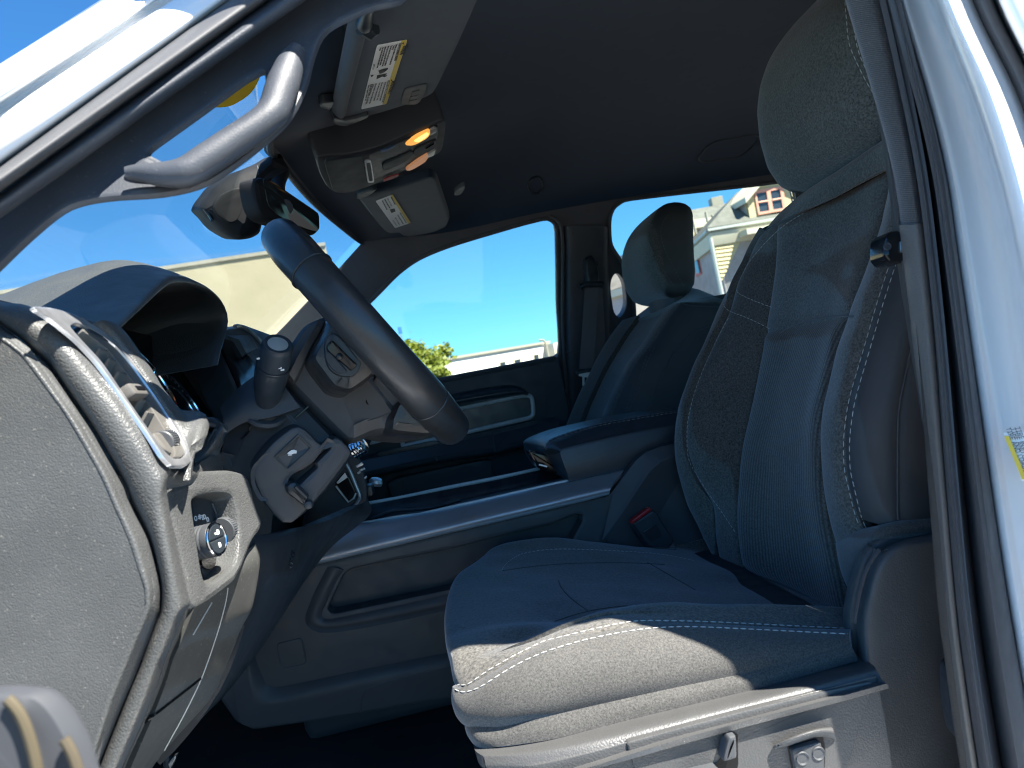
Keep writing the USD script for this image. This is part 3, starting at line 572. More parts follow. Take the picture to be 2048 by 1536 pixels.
# ---- passenger door
DP = 2.055; dn = np.array([0, -1, 0.0])
def dr(pts, y=DP): return W(pts, y)
L = np.array([*dr([(520, 834), (886, 763), (1118, 718), (1136, 800), (1154, 930)]), (.52, DP, .85), (-.45, DP, .85)])
pd = tk.part('passenger_door', plate(L, .04, .006, n=dn), M['plastic'])
tk.part('belt_molding', tube(dr([(520, 832), (886, 760), (1110, 717)], 2.06), .009, 8), M['plastic_grey'], under=pd)
tk.part('edge_seam', tube(dr([(1083, 727), (1090, 780), (1098, 838)], DP - .001), .0016, 6), M['rubber'], under=pd)
ring = rounded(dr([(800, 843), (1036, 793), (1063, 789), (1066, 812), (1067, 834), (1040, 840), (806, 893)], DP - .012), 8, [.05, .02, .5, .02, .5, .02, .05])
tk.part('trim_ring', tube(np.vstack([ring, ring[:1]]), .0062, 8), M['silver_trim'], under=pd)
tk.part('door_inlay', plate(ring + [0, .010, 0], .004, .001), M['plastic_smooth'], under=pd)
rows = [[PY(x, y0, DP), PY(x, y0 + (y1 - y0) * .3, DP - .035), PY(x, y0 + (y1 - y0) * .7, DP - .04), PY(x, y1, DP - .002)] for x, y0, y1 in ((820, 806, 838), (930, 783, 812), (1000, 771, 800), (1035, 772, 793), (1056, 786, 790))]
tk.part('pull_ledge', sheet(rows, 5, 5, .006), M['plastic_smooth'], under=pd)
# armrest: a long moulding under the trim
ar = [(640, 935, 972), (735, 915, 950), (870, 888, 920), (986, 866, 903), (1060, 848, 886), (1116, 836, 872)]
sec = []
for x, yt, yb in ar:
    t_, b_ = PY(x, yt, 2.0), PY(x, yb, 1.965); sec.append(np.array([t_ + [0, .06, .004], t_ + [0, .02, .004], t_ + [0, -.02, -.004], b_ + [0, -.004, .01], b_, b_ + [0, .02, -.012], b_ + [0, .095, -.012]]))
am = tk.part('armrest', loft(sec), M['armrest_leather'], under=pd)
for p, q in (((868, 889), (874, 922)), ((985, 866), (990, 903))): tk.part('armrest_joint', tube(np.array([PY(*p, 1.985), PY(*q, 1.955)]), .002, 6), M['rubber'], under=pd)
pk = rounded(dr([(780, 985), (985, 940), (990, 905), (1010, 1000), (800, 1050)], DP - .004), 6, .2)
tk.part('map_pocket', plate(rounded(dr([(770, 960), (985, 915), (988, 960), (965, 985), (790, 1025)], DP - .03), 6, .2), .03, .006, n=dn), M['plastic_grey'], under=pd)
tk.part('inner_handle', plate(rounded(dr([(739, 888), (745, 879), (770, 869), (797, 868), (798, 874), (742, 890)], DP - .02), 4, .3), .012, .002, n=dn), M['silver_trim'], under=pd)
tk.part('switch_pad', plate(rounded(dr([(752, 905), (870, 880), (885, 888), (760, 918)], 1.99), 4, .2), .008, .002), M['plastic_smooth'], under=pd)

# ---- driver's A pillar
def ln(a, b, ys, n=5, x0=-420, y1=-190):
    a, b = np.array(a, float), np.array(b, float); d = b - a
    s = np.linspace((x0 - a[0]) / d[0], (y1 - a[1]) / d[1], n); return [(*(a + d * t), ys[0] + (ys[1] - ys[0]) * t) for t in s]
cols = [((0, 128), (200, 0), (.60, .68)), ((0, 131), (205, 0), (.515, .60)), ((0, 138), (216, 0), (.495, .58)), ((0, 175), (268, 0), (.485, .57)), ((0, 203), (306, 0), (.488, .573)), ((0, 212), (318, 0), (.502, .587)),
        ((0, 226), (338, 0), (.504, .589)), ((0, 236), (350, 0), (.492, .577)), ((0, 280), (400, 0), (.494, .579)), ((0, 318), (440, 0), (.500, .585)), ((0, 334), (460, 0), (.515, .600)), ((0, 350), (480, 0), (.535, .62))]
G = np.array([W(ln(*c)) for c in cols]).transpose(1, 0, 2)
tk.part('driver_pillar', sheet(G, 5, 5, .004), M['white_paint'])
sl = [((0, 330), (455, 0), (.512, .597)), ((0, 345), (478, 0), (.492, .577)), ((0, 366), (508, 0), (.490, .575)), ((0, 380), (528, 0), (.500, .585)), ((0, 389), (540, 0), (.522, .606))]
G = np.array([W(ln(*c)) for c in sl]).transpose(1, 0, 2)
tk.part('pillar_weatherstrip', sheet(G, 5, 5, .004), M['rubber'])
sl = [((0, 389), (540, 0), (.524, .608)), ((0, 396), (549, 0), (.507, .591)), ((0, 412), (575, 0), (.504, .588)), ((0, 430), (602, 0), (.512, .596)), ((0, 438), (614, 0), (.53, .612))]
G = np.array([W(ln(*c)) for c in sl]).transpose(1, 0, 2)
tk.part('trim_lip', sheet(G, 5, 5, .004), M['pillar_trim'])
AP0, AN = PY(300, 330, .565), np.array([.10, -.93, .36])
def AT(pts, off=0.0): return WN(pts, AP0 + AN * off, AN)
outl = [(-420, 700), (-200, 550), (0, 410), (300, 200), (600, -12), (800, -155), (860, -160), (800, 0), (740, 14), (690, 36), (650, 62), (628, 110), (612, 170), (580, 232), (545, 268), (500, 305), (440, 348), (370, 377), (300, 388), (230, 392), (160, 403), (110, 428), (60, 470), (0, 527), (-200, 720), (-420, 900)]
hole = [(290, 302), (330, 322), (362, 329), (379, 324), (440, 282), (506, 238), (524, 216), (531, 172), (528, 137), (490, 158), (400, 224)]
at = tk.part('pillar_trim', plate(spl(AT(outl), 110, True), .006, .004, holes=[rounded(AT(hole), 4, .2)], n=AN), M['pillar_trim'])
hp = AT([(252, 346), (275, 345), (315, 349), (362, 347), (396, 331), (450, 295), (512, 254), (545, 224), (562, 180), (582, 125), (596, 98)], .012)
hr = np.array([.004, .0075, .010, .0105, .0105, .0105, .0105, .011, .0115, .010, .006]) * 1.0
hp2 = spl(hp, 60); rr = np.interp(np.linspace(0, 1, 60), np.linspace(0, 1, 11), hr)
gb = tk.part('grab_handle', tube(hp2, rr * 1.12, 16, a=1.0, b=.9), M['pillar_trim'], under=at)
tk.part('handle_base', plate(spl(AT([(244, 346), (262, 328), (286, 312), (330, 331), (378, 331), (440, 290), (512, 242), (530, 214), (537, 168), (536, 132), (560, 108), (590, 88), (605, 92), (601, 130), (578, 190), (553, 240), (510, 274), (440, 322), (390, 353), (345, 364), (290, 362), (254, 357)], .003), 90, True), .008, .004, n=AN), M['pillar_trim'], under=at)
tk.part('handle_joint', tube(AT([(360, 352), (374, 366), (380, 377)], .002), .0012, 6), M['rubber'], under=at)
tk.part('sticker', plate(spl(np.array([PN(*p, np.array(WS[0][1]) + [-.03, -.1, -.045], (.55, -.15, -.8)) for p in [(412, 208), (440, 215), (470, 208), (505, 182), (522, 150), (526, 130), (470, 165), (425, 196)]]), 40, True), .001, 0), M['sticker_yellow'], label='yellow inspection sticker on the windshield')

# ---- driver's B pillar
YS = [-160, 0, 210, 420, 700, 1000, 1250, 1536, 1720]
def colx(xs, y_): return [(x, y, (y_ if np.isscalar(y_) else y_[i])) for i, (x, y) in enumerate(zip(xs, YS))]
c0 = [1640, 1690, 1752, 1797, 1832, 1872, 1896, 1935, 1962]; c1 = [1722, 1764, 1806, 1840, 1868, 1890, 1912, 1952, 1980]
c2 = [1756, 1800, 1861, 1906, 1946, 1989, 2028, 2078, 2110]
mix = lambda a, b, t: [x * (1 - t) + y * t for x, y in zip(a, b)]
G = np.array([W(colx(c0, .61)), W(colx(mix(c0, c1, .15), .595)), W(colx(mix(c0, c1, .6), .583)), W(colx(mix(c0, c1, .92), .58)), W(colx(c1, .59))]).transpose(1, 0, 2)
up_, lo_ = surf(G, 4, 8), None
k = 26
bt = tk.part('upper_pillar_trim', shell(up_[:k], up_[:k] - gnorm(up_[:k]) * .01), M['pillar_knit'])
lw = up_[k - 1:] + gnorm(up_[k - 1:]) * .002
tk.part('lower_pillar_trim', shell(lw, lw - gnorm(lw) * .014), M['lower_trim'])
for nm, t0, t1, y0, yb in (('door_seal', .0, .42, .575, .548), ('door_seal', .40, 1.0, .566, .536)):
    G = np.array([W(colx(mix(c1, c2, t0), y0 + .02)), W(colx(mix(c1, c2, t0 + .06), y0)), W(colx(mix(c1, c2, t0 + (t1 - t0) * .4), yb)), W(colx(mix(c1, c2, t0 + (t1 - t0) * .75), yb + .004)), W(colx(mix(c1, c2, t1 - .03), y0 - .008)), W(colx(mix(c1, c2, t1), y0 + .012))]).transpose(1, 0, 2)
    tk.part(nm, sheet(G, 4, 6, .005), M['rubber'])
c3 = [1810, 1866, 1946, 2006, 2062, 2112, 2160, 2215, 2250]; c4 = [1845, 1900, 1993, 2056, 2120, 2180, 2230, 2290, 2330]; c5 = [1892, 1944, 2042, 2112, 2190, 2260, 2320, 2390, 2430]
G = np.array([W(colx(mix(c2, c3, -.05), .575)), W(colx(mix(c2, c3, .06), .552)), W(colx(mix(c2, c3, .25), .548)), W(colx(mix(c2, c3, .7), .530)), W(colx(mix(c3, c4, .0), .498)), W(colx(mix(c3, c4, .35), .482)), W(colx(mix(c3, c4, .9), .472)), W(colx(mix(c4, c5, .1), .478)), W(colx(mix(c4, c5, .6), .492)), W(colx(c5, .50))]).transpose(1, 0, 2)
tk.part('driver_door_pillar', sheet(G, 4, 6, .004), M['white_paint'])
c6 = [x + 42 for x in c5]
G = np.array([W(colx(mix(c5, c6, -.05), .515)), W(colx(mix(c5, c6, .1), .496)), W(colx(mix(c5, c6, .5), .488)), W(colx(mix(c5, c6, .9), .492)), W(colx(c6, .51))]).transpose(1, 0, 2)
tk.part('rear_door_seal', sheet(G, 4, 6, .004), M['rubber'])
c7 = [x + 350 for x in c6]
G = np.array([W(colx(c6, .51)), W(colx(mix(c6, c7, .03), .484)), W(colx(mix(c6, c7, .10), .474)), W(colx(mix(c6, c7, .4), .468)), W(colx(c7, .466))]).transpose(1, 0, 2)
tk.part('rear_door_skin', sheet(G, 4, 6, .012), M['white_paint'])
# certification label on the jamb
lp0 = PY(2040, 910, .507); ln_ = np.array([-.75, -.64, .08]); ln_ /= np.linalg.norm(ln_)
LB = WN([(2007, 866), (2075, 862), (2112, 955), (2044, 962)], lp0 + ln_ * .004, ln_)
lb = tk.part('certification_label', plate(LB, .0008, 0, out=ln_), M['paper'])
tk.part('yellow_stripe', plate(WN([(2008, 872), (2018, 872), (2054, 958), (2044, 959)], lp0 + ln_ * .0052, ln_), .0006, 0, out=ln_), M['yellow'], under=lb)
for k_, (a, b) in enumerate((((2024, 874), (2052, 940)), ((2033, 873), (2062, 942)), ((2042, 872), (2070, 940)))):
    P = WN([a, b], lp0 + ln_ * .0052, ln_); t_ = (P[1] - P[0]) / np.linalg.norm(P[1] - P[0]); tk.part('lettering', lettering('TIRE AND LOADING', .0032, P.mean(0), t_, np.cross(ln_, t_), .0003), M['ink'], under=lb)

# open driver's door, its rounded trailing edge near the lens
dd = tk.part('driver_door', plate(spl(np.array([PY(*p, .31) for p in [(-90, 1384), (10, 1379), (62, 1388), (104, 1430), (136, 1490), (158, 1560), (172, 1680), (-90, 1680)]]), 60, True), .012, .008, n=(-.25, -.9, .3)), simple('door_edge_grey', (.044, .047, .054), .6), label='blurred grey edge of the open driver door')
tk.part('door_piping', tube(spl(W([(14, 1398), (42, 1432), (60, 1478), (74, 1536), (80, 1620)], .307), 24), .0022, 8), simple('tan_piping', (.075, .060, .034), .7), under=dd)
tk.part('door_piping', tube(spl(W([(128, 1478), (144, 1506), (158, 1550), (170, 1610)], .308), 20), .0022, 8), simple('pale_piping', (.070, .056, .034), .7), under=dd)
# ================================================================ seats
VPX = np.array([853.0, 802.0])         # where lines across the cab converge
def isect(poly, m):
    P = np.array(poly, float); P = np.vstack([P[0] + (P[0] - P[1]) * 9, P, P[-1] + (P[-1] - P[-2]) * 9])
    f = (P[:, 1] - VPX[1]) - m * (P[:, 0] - VPX[0]); k = [i for i in range(len(f) - 1) if f[i] * f[i + 1] <= 0 and P[i, 0] > VPX[0]]
    if not k: k = [int(np.argmin(abs(f[:-1])))]
    k = k[len(k) // 2] if len(k) > 1 else k[0]; t = f[k] / (f[k] - f[k + 1] + 1e-12)
    return P[k] + t * (P[k + 1] - P[k])
sil = [(1565, 430), (1530, 470), (1515, 500), (1485, 544), (1447, 603), (1416, 691), (1392, 746), (1368, 808), (1358, 862), (1356, 910), (1368, 972), (1389, 1025), (1433, 1090), (1450, 1101)]
crest = [(1572, 449), (1534, 482), (1497, 522), (1474, 575), (1457, 633), (1427, 691), (1396, 760), (1376, 828), (1373, 883), (1384, 934), (1416, 985), (1444, 1025), (1470, 1090), (1490, 1120)]
isem = [(1563, 400), (1557, 438), (1556, 500), (1553, 551), (1539, 643), (1526, 739), (1498, 859), (1485, 927), (1478, 1025), (1482, 1090), (1488, 1120)]
osem = [(1800, 300), (1790, 400), (1762, 500), (1724, 579), (1707, 633), (1676, 722), (1656, 814), (1651, 876), (1654, 944), (1662, 1013), (1673, 1069), (1700, 1175)]
ost = [(1812, 320), (1800, 440), (1780, 531), (1758, 596), (1734, 678), (1703, 784), (1692, 859), (1690, 903), (1696, 955), (1713, 1025), (1728, 1057)]
pip = [(1905, 400), (1870, 560), (1826, 685), (1803, 790), (1796, 876), (1796, 1025), (1806, 1079)]
MS = [-.498, -.44, -.37, -.29, -.20, -.12, -.02, .08, .18, .27, .36, .45, .52]
sil = [(x + 9, y + 3) for x, y in sil]
def col(poly, Y, dx=0.0, ms=MS): return np.array([PY(*isect(poly, m), Y) + [dx, 0, 0] for m in ms])
c_sil, c_cr, c_is, c_os, c_ot, c_pp = col(sil, 1.17), col(crest, 1.132), col(isem, 1.05), col(osem, .80), col(ost, .728), col(pip, .685)
c_cr[0], c_sil[0] = PY(1556, 459, 1.085), PY(1540, 463, 1.125)
c_cr[:, 0] = np.minimum(c_cr[:, 0], c_is[:, 0] - .004)
lerp = lambda a, b, t: a * (1 - t) + b * t
ds = Thing('driver_seat', 'dark grey cloth driver seat nearest the open door', 'car seat', (.25, .92, .75), group='front seats')
bk = ds.part('backrest', loft([np.array([c_is[i] + [.07, .05, -.012], c_is[i] + [.035, 0, 0], lerp(c_is[i], c_os[i], .5) + [.035, 0, 0], c_os[i] + [.035, 0, 0], c_pp[i] + [.03, .02, 0], c_pp[i] + [.16, .03, .01], c_is[i] + [.16, .05, -.01]]) for i in range(13)]), M['bolster_vinyl'], label='charcoal vinyl back shell')
G = surf(np.stack([c_sil + [.055, -.02, -.004], c_sil + [.02, .0, 0], c_sil, lerp(c_sil, c_cr, .6) - np.clip((np.arange(13) - 1) * .0015, 0, .006)[:, None] * [1, 0, 0], c_cr], 1), 4, 5)
m, _, _ = pillow(None, G=G, bulge=.003, w=.012, thick=.012); sil_m = m
ds.part('inner_bolster', m, M['cloth'], under=bk)
G = surf(np.stack([c_cr, lerp(c_cr, c_is, .3) - [.005, 0, 0], lerp(c_cr, c_is, .7) - [.002, 0, 0], c_is], 1), 5, 5)
inb, _, _ = pillow(None, G=G, bulge=.005, w=.02, thick=.014)
ds.part('inner_bolster', inb, M['cloth'], under=bk)
cen = np.stack([c_is, lerp(c_is, c_os, .14) - [.004, 0, 0], lerp(c_is, c_os, .4) - [-.004, 0, 0], lerp(c_is, c_os, .7) - [-.004, 0, 0], lerp(c_is, c_os, .9) - [.002, 0, 0], c_os], 1)
G = surf(cen, 6, 5); kk = 4 * 5
cen_top, _, _ = pillow(None, G=G[:kk + 1], bulge=.005, w=.02, thick=.014); cen_low, _, _ = pillow(None, G=G[kk:], bulge=.006, w=.022, thick=.014)
ds.part('centre_panel', cen_top, M['cloth'], under=bk); ds.part('centre_panel', cen_low, M['cloth_rib'], under=bk, label='finely ribbed centre panel')
G = surf(np.stack([c_os, lerp(c_os, c_ot, .35) - [.006, 0, 0], lerp(c_os, c_ot, .75) - [.005, 0, 0], c_ot], 1)[:11], 5, 5)
otb, _, _ = pillow(None, G=G, bulge=.006, w=.02, thick=.014)
ds.part('outer_bolster', otb, M['cloth'], under=bk)
i10 = 10
G = surf(np.stack([c_ot, lerp(c_ot, c_pp, .25) + [-.003, -.012, 0], lerp(c_ot, c_pp, .6) + [0, -.012, 0], c_pp], 1)[:i10], 5, 5)
sdp, _, _ = pillow(None, G=G, bulge=.004, w=.02, thick=.014)
ds.part('side_panel', sdp, M['bolster_vinyl'], under=bk)
G = surf(np.stack([c_pp, c_pp + [.03, -.003, 0], c_pp + [.07, -.002, .004], c_pp + [.12, .01, .006]], 1)[:i10], 5, 5)
m, _, _ = pillow(None, G=G, bulge=.004, w=.02, thick=.014); ds.part('side_panel', m, M['bolster_vinyl'], under=bk)
# lower lip of the outer side
lip = [W([(1671, 1086, .80), (1707, 1063, .745), (1760, 1050, .70), (1800, 1041, .685), (1900, 1026, .69)]), W([(1674, 1105, .79), (1704, 1092, .735), (1748, 1072, .69), (1803, 1058, .676), (1900, 1046, .68)]),
       W([(1684, 1145, .79), (1706, 1135, .745), (1736, 1100, .70), (1805, 1074, .68), (1900, 1060, .685)]), W([(1700, 1182, .80), (1714, 1172, .77), (1734, 1130, .72), (1766, 1098, .70), (1900, 1066, .70)])]
lipm = pillow(lip, 5, 5, .003, .012, .02)[0]; ds.part('lower_lip', lipm, M['cloth_fine'], under=bk)
# rolled top edge
tr = [W([(1540, 476, 1.10), (1556, 460, 1.07), (1610, 425, .99), (1665, 398, .92), (1775, 340, .81), (1830, 312, .74), (1905, 275, .69)]), W([(1548, 462, 1.11), (1568, 440, 1.075), (1612, 406, .99), (1660, 379, .92), (1770, 316, .81), (1822, 284, .74), (1905, 236, .69)]),
      W([(1563, 447, 1.115), (1588, 420, 1.08), (1625, 392, .99), (1668, 366, .92), (1775, 297, .81), (1830, 262, .74), (1910, 214, .69)])]
tr.append(tr[2] + [.03, 0, .0]); tr.append(tr[2] + [.07, 0, -.02]); tr.append(tr[2] + [.10, 0, -.09])
trm = sheet(tr, 5, 4, .012); ds.part('top_roll', trm, M['cloth'], under=bk)
# threads
allb = join(sil_m, inb, cen_top, cen_low, otb, sdp, trm, lipm)
def thread(t, pts, mesh, n=70, under=None, mat='thread', **k):
    P = cast(mesh, pts, .0008, n)
    if len(P) > 3: t.part('stitching', stitches(P, **k), M[mat], under=under, kind='stuff', smooth=False)
thread(ds, [(1775, 340), (1720, 368), (1665, 398), (1610, 425), (1563, 455), (1534, 482), (1505, 515), (1485, 548), (1474, 575), (1477, 586), (1500, 598), (1545, 615)], allb, 120, bk)
thread(ds, [(1447, 608), (1453, 618), (1490, 634), (1540, 658)], allb, 40, bk)
thread(ds, [(1457, 636), (1427, 693), (1398, 760), (1378, 828), (1374, 883), (1384, 934), (1416, 985), (1444, 1025), (1474, 1070)], allb, 120, bk)
s1 = [(1783, 520), (1758, 596), (1734, 678), (1703, 784), (1690, 859), (1688, 903), (1693, 955), (1710, 1025), (1722, 1055)]
thread(ds, [(x - 1, y) for x, y in s1], allb, 120, bk, dash=.0065, gap=.003); thread(ds, [(x + 11, y + 2) for x, y in s1], allb, 120, bk, dash=.0065, gap=.003)
seam = cast(allb, [(1560, 667), (1575, 657), (1608, 644), (1656, 634), (1707, 633)], .0002, 40); ds.part('seam', tube(seam, .0011, 6), M['thread_dark'], under=bk)
seam = cast(allb, [(1840, 640), (1826, 685), (1803, 790), (1796, 876), (1796, 1025), (1797, 1040)], .0006, 50); ds.part('seam', tube(seam, .0014, 6), M['bolster_vinyl'], under=bk)
# headrest
def headrest(t, Yc, dx, dz, near, sc=1.0):
    S_ = [(.192, .640, .70, .085), (.200, .618, .715, .112), (.222, .592, .73, .132), (.26, .579, .738, .140), (.31, .575, .743, .142), (.36, .579, .75, .141), (.40, .590, .757, .138), (.435, .607, .763, .132), (.455, .622, .762, .124), (.473, .640, .752, .110), (.487, .662, .735, .086), (.495, .682, .718, .05)]
    S_ = np.array(S_); S_[:, 0] = .192 + (S_[:, 0] - .192) * (.90 if sc == 1.0 else .80); S_[:, 2] -= .03; zs = np.linspace(S_[0, 0], S_[-1, 0], 40); S_ = np.stack([zs] + [np.interp(zs, S_[:, 0], S_[:, k]) for k in (1, 2, 3)], 1)
    for k in (1, 3):
        q = S_[:, k].copy(); q[1:-1] = (q[:-2] + 2 * q[1:-1] + q[2:]) / 4; S_[:, k] = q
    th = np.linspace(0, 2 * np.pi, 72, endpoint=False); L = []
    for z, xf, xb, hw in S_:
        c, s_ = np.cos(th), np.sin(th); e = 2 / 3.4
        x = (xf + xb) / 2 - (xb - xf) / 2 * np.sign(c) * abs(c) ** e; y = hw * np.sign(s_) * abs(s_) ** e
        x = x + .012 * (1 - (y / hw) ** 2) * 0 - .008 * (np.abs(y) / .14) ** 3 * (c > 0)
        L.append(np.stack([x + dx, Yc + y * sc, np.full_like(x, z) + dz + CAMZ], 1))
    m = loft(L); cen = np.asarray(m.triangles_center)[:, 1] - Yc; hwz = np.interp(np.asarray(m.triangles_center)[:, 2] - dz - CAMZ, S_[:, 0], S_[:, 3])
    side = (np.abs(cen) > .82 * hwz * sc) & (np.asarray(m.triangles_center)[:, 0] - dx > .612)
    p = t.part('headrest', trimesh.Trimesh(m.vertices, m.faces[~side], process=True), M['cloth'], smooth=50)
    t.part('headrest_side', trimesh.Trimesh(m.vertices, m.faces[side], process=True), M['bolster_vinyl'], under=p, smooth=50)
    for s_ in (-.055, .055): t.part('headrest_post', tube(np.array([(.66 + dx, Yc + s_, CAMZ + dz + .22), (.645 + dx, Yc + s_, CAMZ + dz + .10)]), .007, 12), M['plastic_smooth'], under=p)
    t.part('headrest_collar', tube(np.array([(.655 + dx, Yc, CAMZ + dz + .195), (.645 + dx, Yc, CAMZ + dz + .13)]), [.09, .085], 24, a=.45, b=1.0, up=(1, 0, 0)), M['bolster_vinyl'], under=p)
    return p, m
hp_, hm = headrest(ds, .925, 0, .0, 1)
for pts in ([(1690, 4), (1693, 40), (1702, 99), (1727, 153), (1749, 190)], [(1703, 15), (1707, 50), (1717, 103), (1737, 148), (1757, 178)]):
    thread(ds, pts, hm, 50, hp_, dash=.0065, gap=.003)

# ---- cushion
def yz(p): return np.array(p, float) + [0, 0, CAMZ]
XS = [.05, .10, .18, .27, .36, .45]
zc = lambda x: np.interp(x, [-.03, .03, .10, .18, .27, .36, .45], [-.256, -.254, -.264, -.279, -.300, -.326, -.352])
def lat(Y, xf, bump, rs=0.0):
    return [(xf + .004, Y, -.290), (xf - .002, Y, -.268), (xf + .012, Y, -.254 + bump * .3)] + [(x, Y, zc(x) + bump * (1 if x > .08 else .6)) for x in XS]
near2 = [(-.027, .722, -.284), (-.026, .716, -.272), (-.013, .712, -.2635), (.035, .708, -.2575), (.10, .712, -.2505), (.17, .714, -.2562), (.27, .712, -.279), (.36, .711, -.305), (.45, .711, -.330)]
near = [(-.025, .706, -.284), (-.022, .698, -.281), (-.011, .689, -.2765), (.033, .682, -.261), (.10, .681, -.2515), (.17, .688, -.2595), (.27, .691, -.287), (.36, .691, -.313), (.45, .691, -.338)]
crestl = [(-.026, .735, -.284), (-.027, .735, -.265), (-.010, .735, -.256), (.05, .738, -.262), (.105, .742, -.256), (.18, .738, -.2565), (.27, .732, -.275), (.36, .73, -.297), (.45, .73, -.322)]
rows = [[(x + .0, 1.195, -.33) for x in (.06, .055, .058, .08, .11, .18, .27, .36, .45)], [(.045, 1.178, -.295), (.04, 1.176, -.277), (.052, 1.174, -.262), (.075, 1.172, -.256), (.12, 1.172, -.258), (.19, 1.172, -.273), (.27, 1.172, -.302), (.36, 1.172, -.330), (.45, 1.172, -.36)],
        [(.018, 1.12, -.290), (.014, 1.12, -.272), (.030, 1.118, -.262), (.06, 1.115, -.259), (.11, 1.112, -.2645), (.19, 1.11, -.278), (.27, 1.11, -.300), (.36, 1.11, -.331), (.45, 1.11, -.358)],
        lat(1.04, -.008, -.004), lat(.95, -.022, -.007), lat(.87, -.028, -.007), lat(.80, -.029, -.008), lat(.768, -.028, -.002), crestl, near2, near, [(x + .002, y + .006, z - .02) for x, y, z in near]]
rows = [[yz(p) for p in r] for r in rows]
G = surf(np.array(rows), 7, 6); G[..., 2] += (meshkit.fbm(G * [19, 19, 10], 3, 9) - .5) * .005
cut = shell(G, G - gnorm(G) * .03)
cu = ds.part('cushion', cut, M['cloth'], smooth=85)
path = [[(1702, 1262, .69), (1701, 1272, .672), (1700, 1288, .655), (1715, 1322, .652)], [(1500, 1252, .69), (1500, 1298, .662), (1500, 1344, .65), (1500, 1381, .643)], [(1323, 1246, .69), (1323, 1313, .660), (1323, 1381, .65), (1323, 1424, .643)], [(1170, 1267, .68), (1175, 1340, .655), (1180, 1413, .65), (1184, 1459, .643)],
        [(1079, 1291, .68), (1080, 1364, .655), (1080, 1436, .652), (1085, 1482, .646)], [(1000, 1335, .68), (1002, 1394, .662), (1005, 1453, .663), (1010, 1492, .657)], [(940, 1371, .686), (940, 1412, .678), (948, 1453, .676), (975, 1498, .667)], [(905, 1373, .703), (915, 1406, .702), (930, 1444, .70), (964, 1496, .69)]]
path = [W(p) for p in path]
for Y, xf in ((.78, -.026), (.92, -.02), (1.06, .0), (1.15, .04)): path.append(np.array([yz((xf + .004, Y, -.290)), yz((xf + .004, Y, -.30)), yz((xf + .010, Y, -.315)), yz((xf + .022, Y, -.345))]))
A = np.array(path).transpose(1, 0, 2)
G = surf(A, 8, 8); r2 = 2 * 8
cs = pillow(None, G=G[:r2 + 1], bulge=.005, w=.018, thick=.02, sides='tb')[0]; ck = pillow(None, G=G[r2:], bulge=.003, w=.012, thick=.02, sides='tb')[0]
ds.part('cushion_side', cs, M['cloth_fine'], under=cu); ds.part('cushion_skirt', ck, M['cloth_fine'], under=cu)
st1 = [(905, 1366), (921, 1370), (940, 1366), (981, 1338), (1023, 1314), (1079, 1286), (1125, 1273), (1170, 1262), (1254, 1244), (1323, 1241), (1414, 1243), (1500, 1247), (1600, 1252), (1702, 1257)]
st2 = [(910, 1378), (925, 1384), (943, 1381), (967, 1370), (1023, 1335), (1060, 1316), (1100, 1300), (1160, 1282), (1219, 1269), (1306, 1256), (1414, 1254), (1500, 1258), (1600, 1263), (1700, 1268)]
al = join(cut, cs, ck)
thread(ds, st1, al, 160, cu, dash=.006, gap=.0022, r=.0006); thread(ds, st2, al, 160, cu, dash=.006, gap=.0022, r=.0006)
thread(ds, [(1004, 1140), (1012, 1128), (1030, 1114), (1060, 1104), (1120, 1098), (1200, 1100), (1300, 1106), (1350, 1113), (1395, 1123)], al, 90, cu, dash=.005, gap=.0022)
for pts in ([(1118, 1161), (1121, 1172), (1140, 1195), (1175, 1221)], [(1295, 1125), (1330, 1145), (1390, 1180)], [(1005, 1142), (1060, 1134), (1130, 1128), (1250, 1126), (1330, 1130)], [(1110, 1243), (1180, 1222), (1254, 1212)]):
    P = cast(al, pts, .0001, 30)
    if len(P) > 3: ds.part('seam', tube(P, .0008, 6), M['bolster_vinyl'], under=cu)
# ---- plastic base, shield and switches
top = W([(950, 1500, .672), (1058, 1490, .648), (1184, 1460, .642), (1323, 1425, .642), (1500, 1382, .642), (1640, 1346, .646), (1735, 1322, .652)])
led = W([(968, 1514, .650), (1080, 1504, .622), (1205, 1478, .612), (1340, 1444, .611), (1500, 1403, .611), (1640, 1366, .611), (1753, 1336, .612)])
led2 = led + [0, -.003, -.006]
fc = W([(985, 1545, .650), (1092, 1530, .615), (1215, 1498, .606), (1345, 1462, .606), (1500, 1420, .606), (1640, 1384, .606), (1752, 1354, .607)])
lo = fc.copy(); lo[:, 2] -= .05; lo2 = fc.copy(); lo2[:, 2] -= .12; lo2[:, 1] += .01
base = sheet([top + [0, .02, 0], top, lerp(top, led, .72), led + [0, .001, -.0022], led + [0, -.0035, -.0075], fc, lo, lo2], 6, 5, .012)
sb = ds.part('seat_base', base, M['seat_plastic'])
rp = [(1252, 1486), (1370, 1454), (1500, 1420), (1640, 1385), (1745, 1362), (1741, 1400), (1724, 1442), (1702, 1517), (1672, 1620), (1300, 1640), (1272, 1545)]
RP0, RN = np.array([.25, .6035, .97]), np.array([0, -1, 0.0])
L = rounded(WN(rp, RP0, RN), 5, [.10, .05, .05, .05, .12, .3, .3, .2, .1, .1, .2])
ds.part('switch_panel', plate(L, .02, .0018, n=RN), M['seat_plastic'], under=sb)
slot = rounded(WN([(1440, 1520), (1452, 1470), (1466, 1462), (1478, 1470), (1478, 1545), (1420, 1552), (1420, 1532)], RP0 - [0, .0006, 0], RN), 5, .25)
ds.part('lever_slot', plate(slot, .004, .001, n=RN), M['gloss_black'], under=sb)
lv = rounded(WN([(1458, 1475), (1474, 1472), (1476, 1518), (1449, 1526), (1447, 1518)], RP0 - [0, .014, 0], RN), 5, .2)
